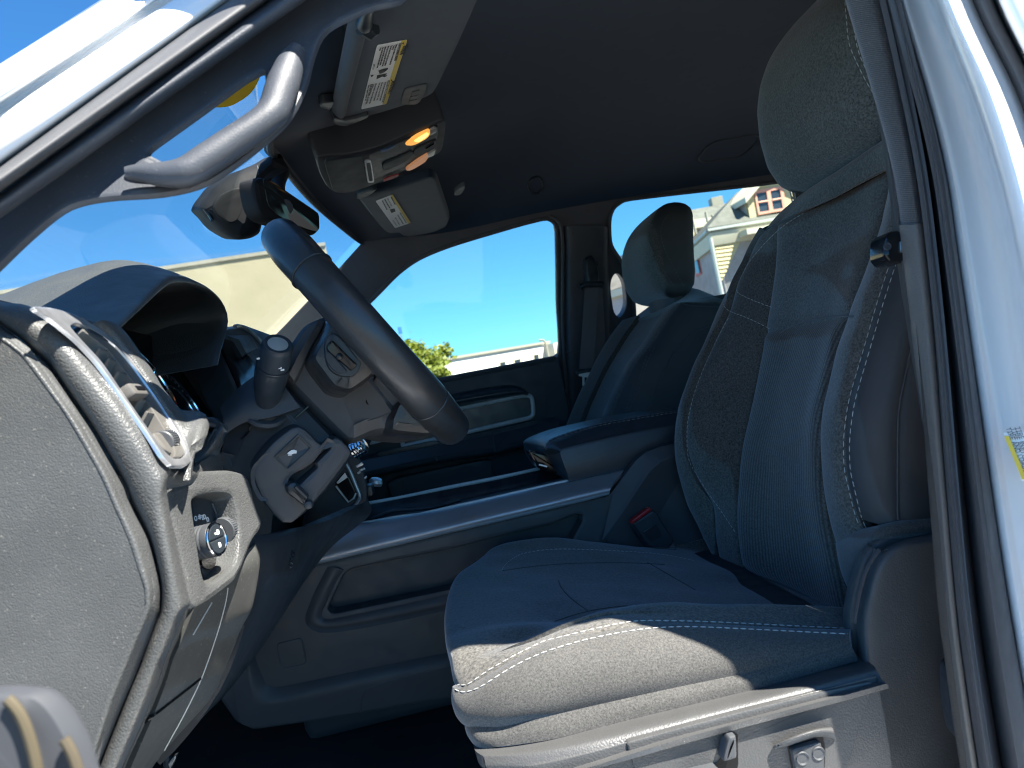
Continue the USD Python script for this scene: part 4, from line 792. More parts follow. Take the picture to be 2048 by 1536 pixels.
ds.part('recline_lever', plate(lv, .012, .003, n=RN), M['plastic_grey'], under=sb)
ds.part('slide_switch', plate(rounded(WN([(1380, 1552), (1440, 1538), (1446, 1560), (1380, 1580)], RP0 - [0, .012, 0], RN), 5, .2), .012, .003, n=RN), M['plastic_grey'], under=sb)
lum = rounded(WN([(1574, 1488), (1646, 1468), (1652, 1500), (1650, 1560), (1590, 1575)], RP0 - [0, .0008, 0], RN), 4, .1)
ds.part('lumbar_recess', plate(lum, .004, .001, n=RN), M['gloss_black'], under=sb)
lumf = rounded(WN([(1584, 1499), (1642, 1483), (1650, 1512), (1650, 1560), (1598, 1572)], RP0 - [0, .006, 0], RN), 4, .12)
lf = ds.part('lumbar_switch', plate(lumf, .006, .002, n=RN), M['plastic_grey'], under=sb)
hood = [W([(1546, 1494, .6035), (1585, 1481, .603), (1630, 1467, .603), (1660, 1455, .6035)]), W([(1550, 1490, .598), (1585, 1473, .594), (1630, 1458, .594), (1664, 1455, .600)]), W([(1560, 1490, .596), (1586, 1480, .590), (1632, 1466, .590), (1668, 1464, .596)]), W([(1565, 1493, .602), (1586, 1489, .602), (1634, 1474, .602), (1672, 1480, .602)])]
ds.part('switch_hood', sheet(hood, 5, 4, .002), M['seat_plastic'], under=sb)
for x, y in ((1605, 1517), (1637, 1507)):
    c = PN(x, y, RP0 - [0, .0062, 0], RN); ds.part('dimple', revolve([(.0001, -.0012), (.003, -.0010), (.0048, .0004), (.0056, .001), (.0062, 0)], c, RN, 20), M['plastic_grey'], under=lf)
Lp = [(1764, 1102), (1738, 1140), (1720, 1202), (1713, 1252), (1716, 1318), (1722, 1400), (1712, 1480), (1690, 1580), (1676, 1710)]
Rp = [(2000, 1036), (2000, 1080), (2000, 1150), (2000, 1220), (2000, 1300), (2000, 1400), (2000, 1480), (2000, 1580), (2000, 1710)]
tp5 = [(1764, 1102), (1782, 1092), (1812, 1080), (1884, 1065), (2000, 1036)]
g5 = [W(tp5, .672), W([(x, y + 1) for x, y in tp5], .655)]
g5.append(W([(1760, 1108, .662), (1778, 1100, .650), (1814, 1092, .645), (1884, 1080, .645), (2000, 1052, .645)]))
for l5, r5 in zip(Lp[1:], Rp[1:]):
    g5.append(np.array([PY(l5[0] + (r5[0] - l5[0]) * t, l5[1] + (r5[1] - l5[1]) * t, y) for t, y in ((0, .675), (.05, .650), (.16, .645), (.5, .645), (1, .645))]))
G = surf(g5, 4, 4); shm = shell(G, G + np.array([.004, .03, 0])); ds.part('recliner_cover', shm, M['seat_plastic'], label='plastic cover over the seat hinge')
P = spl(W([(1759, 1099, .652), (1735, 1136, .652), (1716, 1202, .652), (1709, 1246, .652)]), 30); ds.part('cover_edge', tube(P, .0018, 6), M['plastic_grey'], under=sb)
ds.part('seat_frame', rbox((.22, .93, .90), (.42, .5, .12), .02), M['plastic'])

# ---- passenger seat
ps = Thing('passenger_seat', 'dark grey cloth front passenger seat beyond the centre console', 'car seat', (.4, 1.78, .75), group='front seats')
psil = [(1345, 570), (1337, 586), (1297, 607), (1260, 639), (1236, 667), (1205, 718), (1191, 745), (1164, 803), (1147, 844), (1125, 900)]
pcr = [(1372, 590), (1362, 605), (1338, 636), (1318, 670), (1301, 692), (1284, 708), (1260, 749), (1236, 800), (1226, 827), (1205, 890)]
prr = [(1444, 608), (1438, 660), (1428, 720), (1415, 780), (1400, 840), (1385, 900)]
PM = [-.387, -.32, -.25, -.18, -.1, 0, .1, .2]
a_, b_, r_ = col(psil, 2.0, 0, PM), col(pcr, 1.575, 0, PM), np.array([PY(*p, 1.53) for p in spl(np.array(prr, float), len(PM))])
pb = ps.part('backrest', loft([np.array([a_[i] + [.03, 0, 0], lerp(a_[i], b_[i], .5) + [.03, 0, 0], b_[i] + [.03, -.0, 0], b_[i] + [.17, -.03, .0], a_[i] + [.17, 0, 0]]) for i in range(len(PM))]), M['bolster_vinyl'])
A = np.stack([a_ + [.05, .01, 0], a_, lerp(a_, b_, .12) - [.004, 0, 0], lerp(a_, b_, .245) + [.011, 0, 0]], 1); m = pillow(None, G=surf(A, 4, 6), bulge=.002, w=.01, thick=.014)[0]; pp1 = m; ps.part('far_bolster', m, M['cloth'], under=pb)
A = np.stack([lerp(a_, b_, t) + [d, 0, 0] for t, d in ((.24, .012), (.4, .016), (.6, .016), (.76, .012))], 1); m = pillow(None, G=surf(A, 6, 6), bulge=.002, w=.012, thick=.014)[0]; pp2 = m; ps.part('centre_panel', m, M['cloth'], under=pb)
A = np.stack([lerp(a_, b_, .76) + [.012, 0, 0], lerp(a_, b_, .88) - [.006, 0, 0], b_], 1); m = pillow(None, G=surf(A, 5, 6), bulge=.004, w=.02, thick=.014)[0]; pp3 = m; ps.part('near_bolster', m, M['cloth'], under=pb)
A = np.stack([b_, lerp(b_, r_, .25) + [0, -.012, 0], lerp(b_, r_, .6) + [0, -.008, 0], r_], 1); m = pillow(None, G=surf(A, 5, 6), bulge=.004, w=.02, thick=.014)[0]; pp4 = m; ps.part('side_panel', m, M['bolster_vinyl'], under=pb)
tr = [[a_[0], lerp(a_[0], b_[0], .35), lerp(a_[0], b_[0], .7), b_[0], lerp(b_[0], r_[0], .5) + [0, -.012, 0], r_[0]], W([(1335, 586, 1.99), (1358, 580, 1.85), (1384, 582, 1.70), (1402, 592, 1.60), (1422, 600, 1.545), (1444, 606, 1.53)]), W([(1360, 582, 1.98), (1378, 577, 1.85), (1402, 582, 1.70), (1424, 590, 1.60), (1438, 598, 1.55), (1450, 612, 1.535)])]
tr.append(np.array(tr[2]) + [.05, 0, -.03]); m = sheet([np.array(r) for r in tr], 5, 4, .012); pp5 = m; ps.part('top_roll', m, M['cloth'], under=pb)
al = join(pp1, pp2, pp3, pp4, pp5)
for pts in ([(1335, 613), (1301, 623), (1278, 640), (1255, 655), (1239, 672), (1222, 704), (1226, 715), (1244, 731)], [(1205, 723), (1215, 738), (1237, 755)], [(1303, 692), (1285, 735), (1274, 776), (1260, 800), (1250, 826)], [(1309, 694), (1291, 735), (1280, 776), (1266, 802), (1257, 824)]):
    thread(ps, pts, al, 60, pb, dash=.006, gap=.003, mat='thread_dark', r=.0006)
for pts in ([(1420, 653), (1383, 667), (1360, 688), (1342, 714), (1318, 769), (1304, 812)], [(1362, 605), (1375, 610), (1400, 612), (1440, 614)]):
    P = cast(al, pts, .0004, 40)
    if len(P) > 3: ps.part('seam', tube(P, .0014, 6), M['rubber'], under=pb)
hq, hm2 = headrest(ps, 1.775, .005, -.062, 1, .98)
for pts in ([(1306, 424), (1301, 445), (1297, 465), (1300, 490), (1308, 508), (1330, 545), (1348, 572)], [(1336, 430), (1324, 450), (1322, 468), (1327, 492), (1338, 517), (1355, 550), (1368, 573)]):
    thread(ps, pts, hm2, 50, hq, dash=.006, gap=.003, mat='thread_dark', r=.0006)
ps.part('cushion', rbox((.2, 1.78, .985), (.5, .46, .11), .045), M['cloth'])
ps.part('seat_base', rbox((.22, 1.78, .87), (.44, .46, .16), .02), M['seat_plastic'])
# ================================================================ centre console
cc = Thing('centre_console', 'centre console with grey side rail and padded armrest between the seats', 'console', (.1, 1.35, .8))
CY = 1.20; cn = np.array([0, -1, 0.0])
def C_(pts, y=CY): return W(pts, y)
# side panel with a storage pocket
side = [(560, 1142), (619, 1131), (776, 1093), (1000, 1041), (1148, 1005), (1218, 990), (1270, 921), (1292, 903), (1318, 893), (1357, 884), (1470, 870), (1530, 1160), (1500, 1330), (900, 1397), (700, 1434), (506, 1462), (470, 1445), (436, 1396), (420, 1370), (470, 1250)]
pocket = [(656, 1218), (673, 1180), (690, 1146), (708, 1137), (810, 1117), (913, 1096), (1030, 1066), (1100, 1050), (1153, 1029), (1165, 1031), (1164, 1042), (1146, 1075), (1120, 1128), (892, 1180), (672, 1226), (662, 1225)]
sp_ = cc.part('side_panel', plate(rounded(C_(side), 5, .12), .03, .006, holes=[rounded(C_(pocket), 4, .2)], n=cn), M['plastic_grey'])
cc.part('storage_pocket', plate(rounded(C_([(640, 1120), (1190, 1000), (1190, 1130), (640, 1260)], CY + .035), 4, .1), .01, 0, n=cn), M['plastic'], under=sp_)
ins = np.array(pocket, float); 
ridge = [W([(508, 1306), (516, 1330), (528, 1362), (560, 1374), (700, 1345), (892, 1306), (1000, 1285)], CY - .001), W([(497, 1308), (503, 1350), (515, 1388), (560, 1398), (700, 1366), (892, 1326), (1000, 1304)], CY - .010), W([(488, 1310), (492, 1362), (500, 1410), (556, 1416), (700, 1390), (892, 1350), (1000, 1328)], CY - .0105), W([(466, 1330), (470, 1400), (484, 1448), (540, 1450), (700, 1425), (892, 1388), (1000, 1360)], CY - .009)]
cc.part('kick_panel', sheet(ridge, 5, 4, .012), M['plastic_grey'], under=sp_)
pr = [W([(688, 1140), (668, 1172), (648, 1216), (662, 1238), (892, 1190), (1000, 1168)], CY - .0005), W([(672, 1136), (650, 1176), (630, 1222), (652, 1252), (892, 1206), (1000, 1184)], CY - .006), W([(655, 1134), (630, 1182), (612, 1228), (640, 1266), (892, 1222), (1000, 1199)], CY - .0005)]
cc.part('pocket_rim', sheet(pr, 5, 4, .004), M['plastic_grey'], under=sp_)
cov = rounded(C_([(553, 1289), (603, 1276), (613, 1327), (565, 1338)], CY - .0015), 6, .18)
cc.part('access_cover', plate(cov, .004, .001, n=cn), M['plastic_grey'], under=sp_)
cc.part('cover_gap', tube(np.vstack([cov, cov[:1]]) + [0, .0005, 0], .0013, 6), M['rubber'], under=sp_)
cc.part('panel_gap', tube(spl(C_([(720, 1425), (726, 1395), (738, 1376), (800, 1356), (892, 1334)], CY - .0105), 30), .0011, 6), M['rubber'], under=sp_)
fac = [W([(1225, 990), (1272, 922), (1290, 907), (1318, 896), (1357, 886), (1420, 878)], CY - .0006), W([(1205, 1075), (1247, 1017), (1309, 928), (1322, 918), (1360, 905), (1420, 896)], CY - .012), W([(1215, 1080), (1254, 1024), (1316, 936), (1330, 926), (1362, 914), (1420, 905)], CY - .0125), W([(1260, 1130), (1300, 1060), (1360, 960), (1380, 950), (1400, 945), (1430, 940)], CY - .0006)]
cc.part('corner_facet', sheet(fac, 5, 3, .006), M['plastic_grey'], under=sp_)
# the rail
rl = [W([(600, 1118), (667, 1055), (742, 1045), (803, 1034), (878, 1021), (1000, 994), (1100, 971), (1148, 961), (1247, 940)], 1.235), W([(598, 1126), (662, 1060), (742, 1050), (803, 1040), (878, 1027), (1000, 1000), (1100, 977), (1150, 966), (1245, 944)], 1.212), W([(590, 1132), (640, 1108), (742, 1082), (803, 1068), (878, 1051), (1000, 1022), (1100, 999), (1152, 986), (1224, 970)], 1.186), W([(590, 1138), (619, 1129), (742, 1099), (803, 1085), (878, 1067), (1000, 1039), (1100, 1015), (1152, 1003), (1219, 986)], 1.183), W([(592, 1144), (619, 1133), (742, 1103), (803, 1089), (878, 1071), (1000, 1043), (1100, 1019), (1152, 1006), (1219, 989)], 1.198)]
cc.part('side_rail', sheet(rl, 5, 4, .006), M['satin_dark'])
cc.part('rail_edge', tube(spl(W([(667, 1054), (742, 1044), (803, 1033), (840, 1029), (878, 1020), (1000, 993), (1100, 970), (1148, 960)], 1.233), 40), .0032, 8), M['silver_trim'])
cc.part('far_rail', tube(spl(W([(716, 1012), (733, 1008), (804, 995), (908, 973), (1000, 955), (1079, 938)], 1.47), 30), .0042, 8), M['silver_trim'])
tray = [W([(560, 1070), (742, 1046), (1000, 995), (1150, 962), (1260, 940)], 1.236), W([(560, 1090), (742, 1066), (1000, 1012), (1150, 978), (1260, 955)], 1.25)]
tray += [tray[1] + [0, .10, -.03], W([(640, 1040), (742, 1018), (1000, 966), (1100, 945), (1200, 925)], 1.44) + [0, 0, -.035], W([(640, 1030), (733, 1010), (1000, 958), (1079, 940), (1180, 918)], 1.468), W([(640, 1032), (733, 1012), (1000, 960), (1079, 942), (1180, 920)], 1.49) + [0, .01, -.35]]
cc.part('tray', sheet(tray, 5, 4, .004), M['plastic_smooth'])
cc.part('tray_lip', tube(spl(W([(735, 1044), (790, 1022), (850, 1017), (920, 1000)], 1.30), 20), .004, 8), M['plastic_smooth'])
cc.part('body', rbox((.12, 1.36, .93), (.86, .24, .32), .02), M['plastic'])
# armrest lid
xsn = [(1047, 886, 1099, 893), (1062, 872, 1121, 909), (1110, 855, 1160, 894), (1173, 841, 1210, 880), (1247, 827, 1275, 866), (1320, 818, 1340, 856), (1420, 808, 1440, 843)]
far_ = W([(1047, 887), (1062, 873), (1110, 856), (1173, 842), (1247, 827), (1330, 818), (1430, 808)], 1.46)
sm = W([(1087, 897), (1106, 877), (1140, 865), (1190, 850), (1256, 837), (1330, 825), (1430, 813)], 1.262)
ed = W([(1121, 908), (1126, 898), (1160, 889), (1205, 879), (1262, 866), (1330, 852), (1430, 838)], 1.222)
bt_ = W([(1140, 958), (1146, 962), (1180, 954), (1215, 946), (1247, 938), (1292, 903), (1400, 880)], 1.218)
sec = []
for i in range(7):
    f, s_, e_, b_2 = far_[i], sm[i], ed[i], bt_[i]; mid = (f + s_) / 2 + [0, 0, .004 if i else 0]
    sec.append(np.array([f + [.012, .012, -.05], f + [0, .012, -.016], f + [0, .004, -.004], f, mid, s_ + [0, .006, .0012], s_, s_ + [0, -.006, -.0022], lerp(s_, e_, .5) + [0, 0, .003], e_ + [0, .004, .003], e_ + [0, -.003, -.004], lerp(e_, b_2, .5) + [0, -.004, 0], b_2 + [0, -.001, .004], b_2 + [0, .006, 0], b_2 + [0, .03, 0]]))
SG = surf(np.array(sec), 3, 5)
arm = loft([SG[i] for i in range(SG.shape[0])]); la = cc.part('armrest_lid', arm, M['armrest_leather'], smooth=45)
for pts in ([(1089, 903), (1088, 895), (1106, 876.5), (1140, 864.5), (1190, 849.5), (1256, 836.5), (1330, 824.5), (1372, 819)], [(1093, 904), (1092, 897), (1109, 880), (1140, 868.5), (1190, 853.5), (1256, 840.5), (1330, 828), (1372, 822)]):
    thread(cc, pts, arm, 90, la, dash=.006, gap=.003, mat='thread_dark', r=.0008)
cc.part('lid_latch', plate(rounded(W([(1055, 900), (1090, 908), (1120, 918), (1136, 952), (1100, 945), (1078, 938)], 1.30), 4, .2), .05, .004), M['gloss_black'])
cc.part('latch_handle', tube(W([(1078, 929), (1094, 933)], 1.285), .0022, 6), M['satin'])
# buckle
bq = Thing('seat_belt_buckle', 'black seat belt buckle with red release button beside the driver seat', 'buckle', PY(1310, 1050, 1.165))
bo = W([(1267, 1047), (1305, 1021), (1314, 1024), (1349, 1082), (1338, 1096), (1299, 1094)], 1.162)
bb = bq.part('body', plate(rounded(bo, 5, .15), .022, .003, n=(.1, -1, .1)), M['plastic'])
bq.part('release_button', plate(rounded(W([(1264, 1041), (1300, 1014), (1304, 1021), (1267, 1048)], 1.165), 4, .15), .016, .002, n=(.1, -1, .1)), M['red'])
bq.part('front_inset', plate(rounded(W([(1286, 1064), (1313, 1047), (1326, 1072), (1303, 1085)], 1.1612), 4, .15), .002, .0006, n=(.1, -1, .1)), M['plastic_smooth'], under=bb)
bq.part('strap', ribbon(W([(1322, 1088), (1340, 1130)], 1.172), .04, .004, (0, -1, 0)), M['webbing'])

# ================================================================ seat belts
sb1 = Thing('seat_belt', 'driver seat belt hanging edge-on along the near door pillar', 'seat belt', PY(1790, 500, .6), group='front seat belts')
pth = spl(W([(1700, -120, .64), (1738, 90, .635), (1762, 230, .63), (1780, 350, .625), (1795, 480, .62), (1818, 640, .62), (1852, 850, .62), (1882, 1060, .62), (1902, 1240, .62), (1915, 1400, .625), (1945, 1600, .63)]), 50)
sb1.part('webbing', ribbon(pth, .045, .0018, (.86, -.53, 0)), M['bolster_vinyl'])
tb = plate(rounded(W([(1769, 475), (1782, 461), (1812, 458), (1815, 524), (1780, 526), (1768, 512)], .60), 6, .25), .030, .004, n=(-.2, -1, 0))
tg = sb1.part('tongue', tb, M['gloss_black'])
sb1.part('tongue_hole', revolve([(.0001, -.0005), (.0022, -.0005), (.003, .0006), (.0036, 0)], PY(1775, 493, .5988), (-.2, -1, 0), 16), M['plastic'], under=tg)
sb1.part('tongue_blade', plate(rounded(W([(1800, 482), (1815, 480), (1815, 504), (1801, 505)], .5985), 4, .2), .002, .0004, n=(-.2, -1, 0)), M['steel'], under=tg)
sb1.part('anchor', plate(rounded(W([(1897, 1340), (1925, 1325), (1945, 1350), (1950, 1440), (1935, 1490), (1912, 1480), (1900, 1420)], .60), 5, .3), .02, .004, n=(-.3, -1, 0)), M['plastic_smooth'])
sb2 = Thing('seat_belt', 'passenger seat belt with steel tongue hanging on the far door pillar', 'seat belt', PY(1180, 650, 2.0), group='front seat belts')
pw = [((1184, 572), 1.985), ((1181, 620), 1.985), ((1177, 680), 1.985), ((1173, 738), 1.985)]
P = np.array([PY(*p, y) for p, y in pw]); sb2.part('webbing', ribbon(spl(P, 12), .041, .0015, (.05, -1, 0)), M['webbing'])
P = np.array([PY(*p, y) for p, y in (((1192, 575), 2.0), ((1196, 640), 2.005), ((1199, 700), 2.01), ((1203, 790), 2.01))]); sb2.part('webbing', ribbon(spl(P, 12), .041, .0015, (.3, -1, 0)), M['webbing'])
sb2.part('guide_cover', plate(rounded(W([(1170, 515), (1184, 508), (1196, 530), (1200, 568), (1176, 570), (1172, 545)], 1.985), 5, .3), .03, .006, n=(0, -1, 0)), M['plastic_smooth'])
sb2.part('guide_loop', tube(W([(1160, 575), (1170, 569), (1200, 568), (1206, 570)], 1.98), .009, 10), M['plastic_smooth'])
sb2.part('height_track', plate(rounded(W([(1166, 478), (1194, 472), (1198, 560), (1168, 564)], 2.012), 5, .3), .01, .002, n=(0, -1, 0)), M['plastic_smooth'])
tp = plate(rounded(W([(1153, 741), (1190, 734), (1194, 745), (1160, 750), (1152, 748)], 1.975), 5, .3), .014, .003, n=(0, -1, 0)); t2 = sb2.part('tongue', tp, M['plastic_smooth'])
blade = W([(1158, 748), (1186, 743), (1185, 748), (1178, 751), (1177, 770), (1165, 772), (1165, 753), (1158, 752)], 1.972)
sb2.part('tongue_blade', plate(blade, .003, .0004, holes=[W([(1169, 755), (1174, 754), (1174, 765), (1169, 766)], 1.972)], n=(0, -1, 0)), M['silver_trim'], under=t2)

# ================================================================ overhead: visors, lamp console, mirror
def label_on(t, quad, mat, n, under, lines, words, heights):
    """warning label on a visor: quad = heading edge far corner order (white a,b,c,d)."""
def visor(name, label, outline, zlift, near_y, far_y, thick):
    pass
# driver's visor: hinged along its front edge, folded up against the roof
vs = Thing('sun_visor', 'driver sun visor with yellow and white warning label, nearest the door', 'sun visor', PY(780, 110, .95), group='sun visors under the roof')
vp = [PY(708, 30, .78), PY(670, 225, 1.14), PY(800, 246, 1.14), PY(950, -10, .78)]
vn = np.cross(vp[1] - vp[0], vp[3] - vp[0]); vn /= np.linalg.norm(vn); vn = vn if vn[2] < 0 else -vn; V0 = (vp[0] + vp[1] + vp[2]) / 3
VO = [(722, 40), (740, -30), (760, -90), (985, -120), (965, -10), (918, 92), (880, 170), (868, 190), (830, 206), (780, 222), (724, 238), (690, 240), (676, 234), (671, 226), (690, 150)]
vm = plate(rounded(WN(VO, V0, vn), 5, .3), .018, .007, n=vn); v0 = vs.part('panel', vm, M['visor'])
roll = spl(np.array([PN(*p, V0 + vn * .000, vn) for p in [(764, -92), (742, -30), (724, 40), (705, 120), (690, 182), (680, 232)]]), 24) - vn * .007
vs.part('hinge_roll', tube(roll, .0115, 14), M['visor'], under=v0)
vs.part('pivot_arm', tube(spl(np.array([PN(*p, V0 + vn * .004, vn) for p in [(728, 52), (732, 34), (738, 14), (744, -10)]]), 12), [.008, .009, .008, .007, .0065, .006, .006, .006, .006, .006, .006, .006], 12), M['plastic_smooth'])
vs.part('pivot_socket', tube(np.array([PN(*p, V0 + vn * .003, vn) for p in [(722, 55), (738, 60), (750, 54)]]), [.008, .011, .008], 12), M['plastic_smooth'])
ck_ = plate(rounded(np.array([PN(*p, V0 + vn * .006, vn) for p in [(664, 244), (668, 236), (690, 242), (715, 236), (738, 229), (738, 236), (712, 247), (690, 254), (672, 252)]]), 4, .3), .014, .003, n=vn); vs.part('visor_clip', ck_, M['plastic_smooth'])
vs.part('clip_hook', plate(rounded(np.array([PN(*p, V0 - vn * .004, vn) for p in [(638, 210), (648, 205), (672, 204), (668, 214), (660, 222), (642, 218)]]), 4, .3), .012, .003, n=vn), M['plastic_smooth'])
def warn(t, under, V0, vn, q, yq, hd, body, pic, k0=.0008):
    """q: white+yellow sheet outline; yq: heading strip."""
    lab = t.part('warning_label', plate(rounded(WN(q, V0 + vn * k0, vn), 4, .04), .0006, 0, n=vn), M['paper'], under=under)
    t.part('heading_strip', plate(WN(yq, V0 + vn * (k0 + .0005), vn), .0005, 0, n=vn), M['yellow'], under=under)
    def line(a, b, text, h, bold=False, mat='ink'):
        A, B = PN(*a, V0 + vn * (k0 + .0008), vn), PN(*b, V0 + vn * (k0 + .0008), vn); ex = (B - A) / np.linalg.norm(B - A); ey = np.cross(vn, ex)
        m = lettering(text, h, A, ex, ey, .0002, bold, centre=False); v = np.array(m.vertices); w_ = ((v - A) @ ex).max(); s_ = np.linalg.norm(B - A) / w_
        m.vertices = A + np.outer((v - A) @ ex * s_, ex) + np.outer((v - A) @ ey, ey) + np.outer((v - A) @ vn, vn); t.part('lettering', m, M[mat], under=under, smooth=False)
    for a in hd: line(*a, bold=True)
    for a in body: line(*a)
    for P in pic: t.part('pictogram', plate(WN(P, V0 + vn * (k0 + .0008), vn), .0003, 0, n=vn), M['ink'], under=under)
z8 = lambda x, y: (680 + x * .1302, 60 + y * .1302)
LBT = 'CHILDREN CAN BE KILLED OR INJURED BY THE AIR BAG'
body = []
rows8 = [((905, 200), (830, 475), .0034), ((860, 215), (756, 535), .0023), ((820, 240), (795, 305), .0023), ((780, 235), (680, 550), .0023), ((735, 245), (640, 560), .0023), ((690, 255), (605, 545), .0023), ((650, 265), (560, 585), .0023), ((615, 270), (600, 320), .0023), ((515, 520), (495, 605), .0023),
         ((735, 770), (640, 1115), .0034), ((690, 800), (605, 1090), .0023), ((640, 800), (560, 1085), .0023), ((600, 810), (510, 1090), .0023), ((545, 820), (445, 1135), .0023), ((500, 830), (440, 1010), .0023), ((435, 845), (380, 1085), .0023), ((470, 830), (390, 1140), .0032)]
words = ['EVEN WITH ADVANCED AIR BAGS', 'Children can be killed or seriously injured by', 'the air bag.', 'The back seat is the safest place for children.', 'Never put a rear facing child seat in the front.', 'Always use seat belts and child restraints.', 'See owners manual for information about', 'air bags.', '68210', 'HIGHER ROLLOVER RISK', 'Avoid abrupt maneuvers and speed.', 'Always buckle up.', 'See owners manual for further', 'information about rollover risk.', 'Utility vehicles', 'have a higher rollover rate', 'than other types of vehicles.']
for (a, b, h), w_ in zip(rows8, words): body.append((z8(*a), z8(*b), w_, h))
pic = [[z8(*p) for p in P] for P in ([(590, 630), (640, 610), (735, 585), (740, 600), (680, 650), (610, 675)], [(570, 700), (620, 690), (720, 670), (700, 690), (640, 720), (600, 740), (560, 758)], [(640, 715), (690, 700), (725, 700), (690, 725)], [(470, 700), (510, 690), (515, 705), (480, 725)])]
warn(vs, v0, V0, vn, [z8(*p) for p in ((570, 240), (1020, 155), (1030, 170), (715, 1135), (325, 1220))], [z8(*p) for p in ((948, 170), (1018, 157), (1028, 172), (714, 1133), (652, 1146))],
     [(z8(975, 240), z8(915, 385), 'WARNING', .0058), (z8(800, 780), z8(730, 980), 'WARNING', .0054)], body, pic)
for P in ([(955, 215), (975, 190), (985, 222)], [(782, 785), (795, 757), (808, 782)]): vs.part('pictogram', plate(WN([z8(*p) for p in P], V0 + vn * .0016, vn), .0003, 0, n=vn), M['ink'], under=v0)
# garage door buttons
bz = [z8(*p) for p in ((940, 1150), (935, 1080), (985, 930), (1040, 890), (1310, 830), (1340, 850), (1320, 940), (1230, 1120), (1150, 1155))]
gbx = vs.part('button_bezel', plate(rounded(WN(bz, V0 + vn * .002, vn), 5, .3), .006, .002, n=vn), M['plastic'], under=v0)
for q in (((1110, 960), (1225, 930), (1225, 990), (1090, 1020)), ((1085, 1030), (1215, 1000), (1205, 1055), (1065, 1085)), ((1060, 1095), (1195, 1065), (1150, 1135), (1055, 1142))):
    vs.part('garage_button', plate(rounded(WN([z8(*p) for p in q], V0 + vn * .0035, vn), 4, .15), .003, .001, n=vn), M['plastic_grey'], under=v0)
# passenger's visor
vs2 = Thing('sun_visor', 'passenger sun visor beyond the overhead console, small pale label on it', 'sun visor', PY(810, 420, 1.72), group='sun visors under the roof')
q2 = [PY(716, 393, 1.52), PY(800, 470, 1.90), PY(898, 440, 1.93), PY(890, 380, 1.52)]
vn2 = np.cross(q2[1] - q2[0], q2[3] - q2[0]); vn2 /= np.linalg.norm(vn2); vn2 = vn2 if vn2[2] < 0 else -vn2; V2 = (q2[0] + q2[1] + q2[2]) / 3
VO2 = [(713, 396), (740, 388), (800, 372), (870, 350), (886, 395), (896, 425), (900, 440), (893, 455), (870, 465), (820, 474), (806, 473), (797, 466), (776, 468), (765, 460), (740, 430)]
vm2 = plate(rounded(WN(VO2, V2, vn2), 5, .3), .018, .007, n=vn2); v02 = vs2.part('panel', vm2, M['visor'])
vs2.part('visor_clip', plate(rounded(WN([(712, 398), (716, 388), (745, 380), (756, 378), (745, 388), (720, 400)], V2 + vn2 * .006, vn2), 4, .3), .014, .003, n=vn2), M['plastic_smooth'])
z6 = lambda x, y: (620 + x * .1628, 230 + y * .1628)
b2 = [(z6(x0, y0), z6(x1, y1), w_, .0032) for (x0, y0, x1, y1), w_ in zip([(990, 1010, 1040, 1100), (945, 1025, 1000, 1120), (910, 1035, 975, 1145), (880, 1050, 940, 1165), (1100, 1200, 1180, 1330), (1070, 1225, 1140, 1340), (1040, 1260, 1100, 1355), (1010, 1290, 1060, 1365)], words[1:])]
warn(vs2, v02, V2, vn2, [z6(*p) for p in ((805, 1060), (1015, 980), (1238, 1325), (1045, 1390))], [z6(*p) for p in ((990, 990), (1015, 980), (1238, 1325), (1205, 1335))], [], b2, [[z6(*p) for p in P] for P in ([(980, 1160), (1040, 1150), (1050, 1185), (1000, 1205)],)])
vs2.part('side_support', plate(rounded(WN([(908, 388), (914, 380), (930, 370), (930, 378), (922, 390), (910, 392)], V2 + vn2 * .002, vn2), 4, .3), .01, .002, n=vn2), M['plastic_grey'])

# overhead console
oc = Thing('overhead_console', 'overhead console with two amber reading lamps under the roof', 'overhead console', PY(760, 310, 1.35))
oq = [PY(640, 325, 1.28), PY(690, 390, 1.46), PY(890, 310, 1.44), PY(885, 245, 1.26)]
on_ = np.cross(oq[1] - oq[0], oq[3] - oq[0]); on_ /= np.linalg.norm(on_); on_ = on_ if on_[2] < 0 else -on_; O0 = sum(oq) / 4 + on_ * .020
def O(pts, h=0.0): return WN(pts, O0 + on_ * h, on_)
ob_ = [(631, 316), (648, 312), (700, 309), (760, 294), (830, 262), (880, 242), (891, 240), (894, 252), (888, 296), (880, 308), (860, 318), (800, 348), (750, 371), (700, 388), (672, 388), (655, 378), (640, 350)]
c0_ = oc.part('bezel', plate(rounded(O(ob_), 4, .35), .075, .006, n=on_), M['plastic_grey'])
fp = [(648, 322), (700, 316), (740, 309), (800, 285), (868, 255), (876, 253), (877, 262), (870, 300), (860, 310), (800, 338), (752, 358), (700, 374), (666, 382), (660, 362)]
oc.part('face', plate(rounded(O(fp, .003), 4, .3), .006, .0015, n=on_), M['plastic_smooth'], under=c0_)
oc.part('glasses_door', plate(rounded(O([(648, 322), (700, 316), (738, 309), (744, 330), (750, 358), (700, 374), (666, 382), (656, 350)], .005), 4, .2), .006, .0015, n=on_), M['plastic'], under=c0_)
hs_ = [z6(*p) for p in ((670, 580), (685, 568), (750, 553), (795, 830), (725, 838), (710, 825))]
oc.part('door_latch', plate(rounded(O(hs_, .008), 4, .2), .004, .001, n=on_), M['satin'], under=c0_)
oc.part('latch_inset', plate(rounded(O([z6(*p) for p in ((690, 600), (742, 588), (776, 808), (728, 820))], .0086), 4, .2), .002, .0004, n=on_), M['plastic_grey'], under=c0_)
